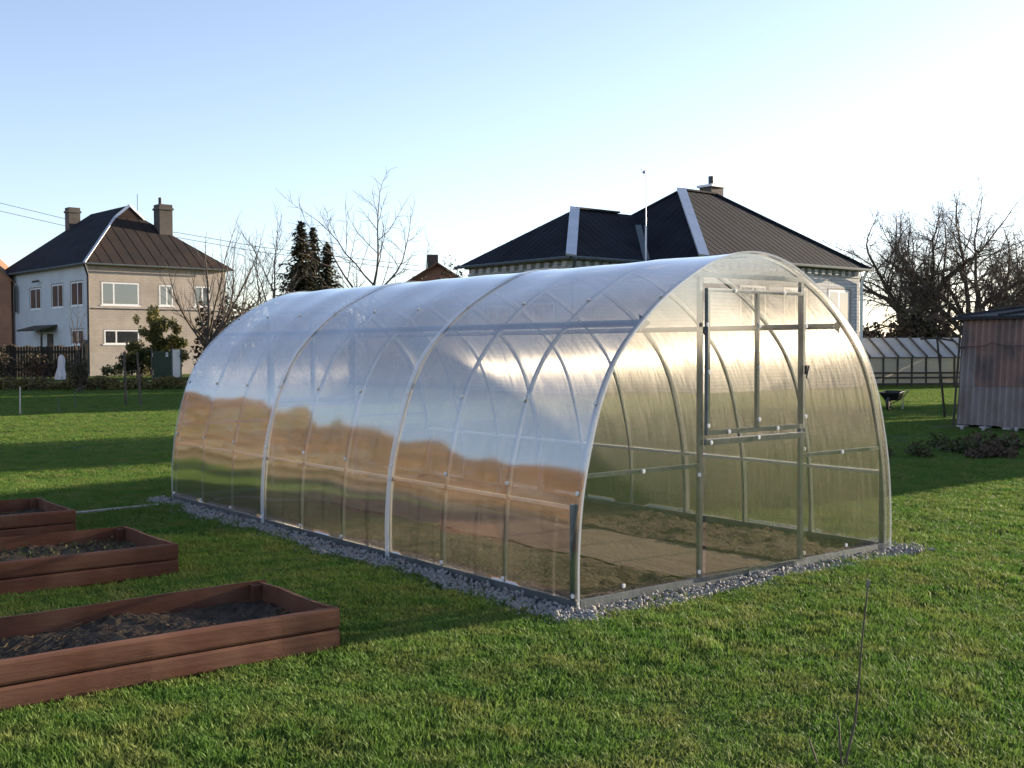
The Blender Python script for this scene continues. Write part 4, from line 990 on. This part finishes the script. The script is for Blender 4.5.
def wheelbarrow():
    b = on_z(893, 409); t = thing('wheelbarrow', 'black wheelbarrow parked on the grass left of the shed', 'wheelbarrow', (b.x, b.y, 0), R(20)); t.scale = (.72, .72, .72)
    mb = MB(); bot = [(-.30, -.20, .30), (.22, -.20, .30), (.22, .20, .30), (-.30, .20, .30)]; top = [(-.55, -.32, .55), (.36, -.30, .60), (.36, .30, .60), (-.55, .32, .55)]
    mb.add(bot+top, [(3, 2, 1, 0), (0, 1, 5, 4), (1, 2, 6, 5), (2, 3, 7, 6), (3, 0, 4, 7)]); mb.tube([Vector(p) for p in top+[top[0]]], .014, 5); mb.build('tray', M['black'], t)
    mb = MB(); w_ = []
    for j in range(17): a = 6.283*j/16; w_.append(Vector((-.62+.19*math.cos(a), 0, .20+.19*math.sin(a))))
    mb.tube(w_, .045, 6); wh = mb.build('wheel', M['black'], t); mb = MB(); mb.disc((-.62, -.03, .20), (0, 1, 0), .10, .06, 12); mb.build('rim', M['steel'], wh)
    for s_ in (-1, 1):
        mb = MB(); mb.tube([(-.62, s_*.07, .20), (-.2, s_*.20, .28), (.35, s_*.26, .42), (.85, s_*.30, .58)], .018, 6); h = mb.build('handle', M['wood_dark'], t); mb = MB(); mb.tube([(.74, s_*.294, .548), (.87, s_*.302, .585)], .024, 6); mb.build('grip', M['black'], h)
        mb = MB(); mb.tube([(.12, s_*.23, .35), (.22, s_*.24, .0), (.36, s_*.25, .0), (.40, s_*.26, .42)], .014, 5); mb.build('leg', M['pale'], t)
wheelbarrow()

# rough garden plot right of the greenhouse
for i, (px, py, r, h, m, lb) in enumerate(((903, 457, .30, .11, 'weeds', 'low green weed clump just right of the greenhouse'), (945, 451, .55, .16, 'weeds', 'sunlit grassy tuft left of the dark weed clumps'), (968, 453, .45, .13, 'weeds', 'dark brown weed clump in the middle of the garden plot'), (994, 450, .55, .17, 'brush', 'dark spiky weed clump below the shed wall'), (1016, 457, .40, .12, 'brush', 'dark ragged weed clump by the right picture edge'))):
    q = on_z(px, py); rng = random.Random(i); leafmass('weed_clump', lb, 'weeds', (q.x, q.y, 0), [(rng.gauss(0, r*.7), rng.gauss(0, r*.5), h*.3, r*rng.uniform(.25, .5), r*rng.uniform(.25, .5), h*rng.uniform(.6, 1.3)) for _ in range(5)], 800, .07, M[m], 130+i, group='weed clumps in the garden plot', stems=0)
# ------------------------------------------------------------------ brush and hedges far off
rng = random.Random(8)
def thicket(label, px0, px1, D, h, m, n, seed, sz=.28, name='thicket', stems=14, cat='thicket'):
    rng = random.Random(seed); a = ground(px0, D); b = ground(px1, D); c = ((a[0]+b[0])/2, (a[1]+b[1])/2, 0); blobs = []
    k = max(5, int((Vector(b)-Vector(a)).length/.75))
    for i in range(k):
        u = (i+.5)/k; x = a[0]+(b[0]-a[0])*u-c[0]+rng.gauss(0, .3); y = a[1]+(b[1]-a[1])*u-c[1]+rng.gauss(0, .6); hh = h*rng.uniform(.72, 1.05)
        blobs.append((x, y, hh*.45, .95, .9, hh*.55))
        if rng.random() < .6: blobs.append((x+rng.gauss(0, .4), y, hh*.85, .5, .5, hh*.28))
    return leafmass(name, label, 'thicket', c, blobs, n, sz, M[m], seed, stems=stems)
thicket('dark brown thicket under the bare trees behind the far greenhouse', 862, 960, 52, 3.2, 'brush', 8500, 201, .24)
thicket('dark brown thicket under the bare trees behind the shed', 955, 1075, 50, 3.2, 'brush', 7500, 202, .24)
thicket('tall brown thicket below the dark spruces', 280, 352, 49, 3.6, 'brush', 4200, 203, .24)
thicket('brown thicket between the pollard and the spruces', 205, 285, 60, 3.9, 'brush', 4200, 204, .24)
thicket('dense brown bush beside the brick chimney outbuilding', 430, 456, 42, 4.2, 'brush', 14000, 205, .10)
thicket('brown thicket behind the pale brick house', 350, 420, 66, 3.4, 'brush', 3000, 206, .26)
# unseen trees added to block light from the right
def leafy_tree(label, x, y, H, r, m, seed, group, n=5200, sz=.40):
    rng = random.Random(seed); bl = []
    for _ in range(17):
        a = rng.random()*6.28; q = rng.random()**.5*r*.65; bl.append((q*math.cos(a), q*math.sin(a), H*rng.uniform(.14, .86), r*.45, r*.45, H*.15))
    t = thing('blocker_tree', label, 'tree', (x, y, 0), group=group); mb = MB(); mb.tube([(0, 0, -.1), (.1, 0, H*.3), (0, .1, H*.7)], [.22, .17, .06], 6)
    for b in bl: mb.tube([(.05, .03, H*.3), (b[0]*.5, b[1]*.5, H*.45), (b[0], b[1], b[2])], [.10, .07, .02], 4)
    mb.build('trunk', M['bark'], t); mb = MB()
    for b in bl:
        for _ in range(n//17):
            d = Vector((rng.gauss(0, 1), rng.gauss(0, 1), rng.gauss(0, 1))).normalized()*(rng.random()**.4); mb.leaf((b[0]+d.x*b[3], b[1]+d.y*b[4], b[2]+d.z*b[5]), rng.uniform(.6, 1.4)*sz, rng)
    mb.build('crown', M[m], t)
k = 0
for x, y, H in ((37, 7.2, 11.5), (37.5, 9.3, 10.5)):  # unseen evergreens added to throw a dark stripe across the left lawn
    leafy_tree('unseen dark evergreen added right of the yard to cast shadow on the lawn', x, y, H, 2.2, 'spruce', 320+k, 'added shadow-casting evergreens right of the yard', 2600); k += 1

# unseen conifer row added far right to block the bright horizon sky
for x, y in ((58, -6), (57, -14), (60, -21), (58, -29), (57, -37), (59, -45)):
    leafy_tree('unseen dark conifer added far right to block the bright horizon', x, y, 7.5, 4.2, 'spruce', 400+k, 'added sky-blocking conifers far right', 2600, .5); k += 1
# unseen tall russet hedge added at left for a golden reflection in the sheets
def reflection_hedge():
    rng = random.Random(88); P = [Vector(q) for q in ((3, 56.5, 0), (-11, 47.5, 0), (-23, 37.5, 0), (-33, 25.5, 0), (-39, 10, 0))]
    t = thing('hedge', 'unseen tall russet hedge added at left for the greenhouse sheets to reflect', 'hedge', P[2]); mb = MB(); st = MB()
    for _ in range(50000):
        i = rng.randrange(4); u = rng.random(); c = P[i].lerp(P[i+1], u)-P[2]; n = (P[i+1]-P[i]).normalized(); n = Vector((-n.y, n.x, 0))
        h = 8.7+.45*math.sin(c.x*.35)+.35*math.sin(c.x*1.1+1); v = rng.random()**.8; q = c+n*rng.gauss(0, .8*(1.15-v*.6)); q.z = .1+v*h
        mb.leaf(q, rng.uniform(.25, .55), rng)
    for _ in range(60):
        i = rng.randrange(4); c = P[i].lerp(P[i+1], rng.random())-P[2]; st.tube([c, c+Vector((rng.gauss(0, .3), rng.gauss(0, .3), 3)), c+Vector((rng.gauss(0, .6), rng.gauss(0, .6), 6))], [.09, .06, .02], 4)
    mb.build('foliage', M['russet'], t); st.build('stem', M['bark'], t)
reflection_hedge()
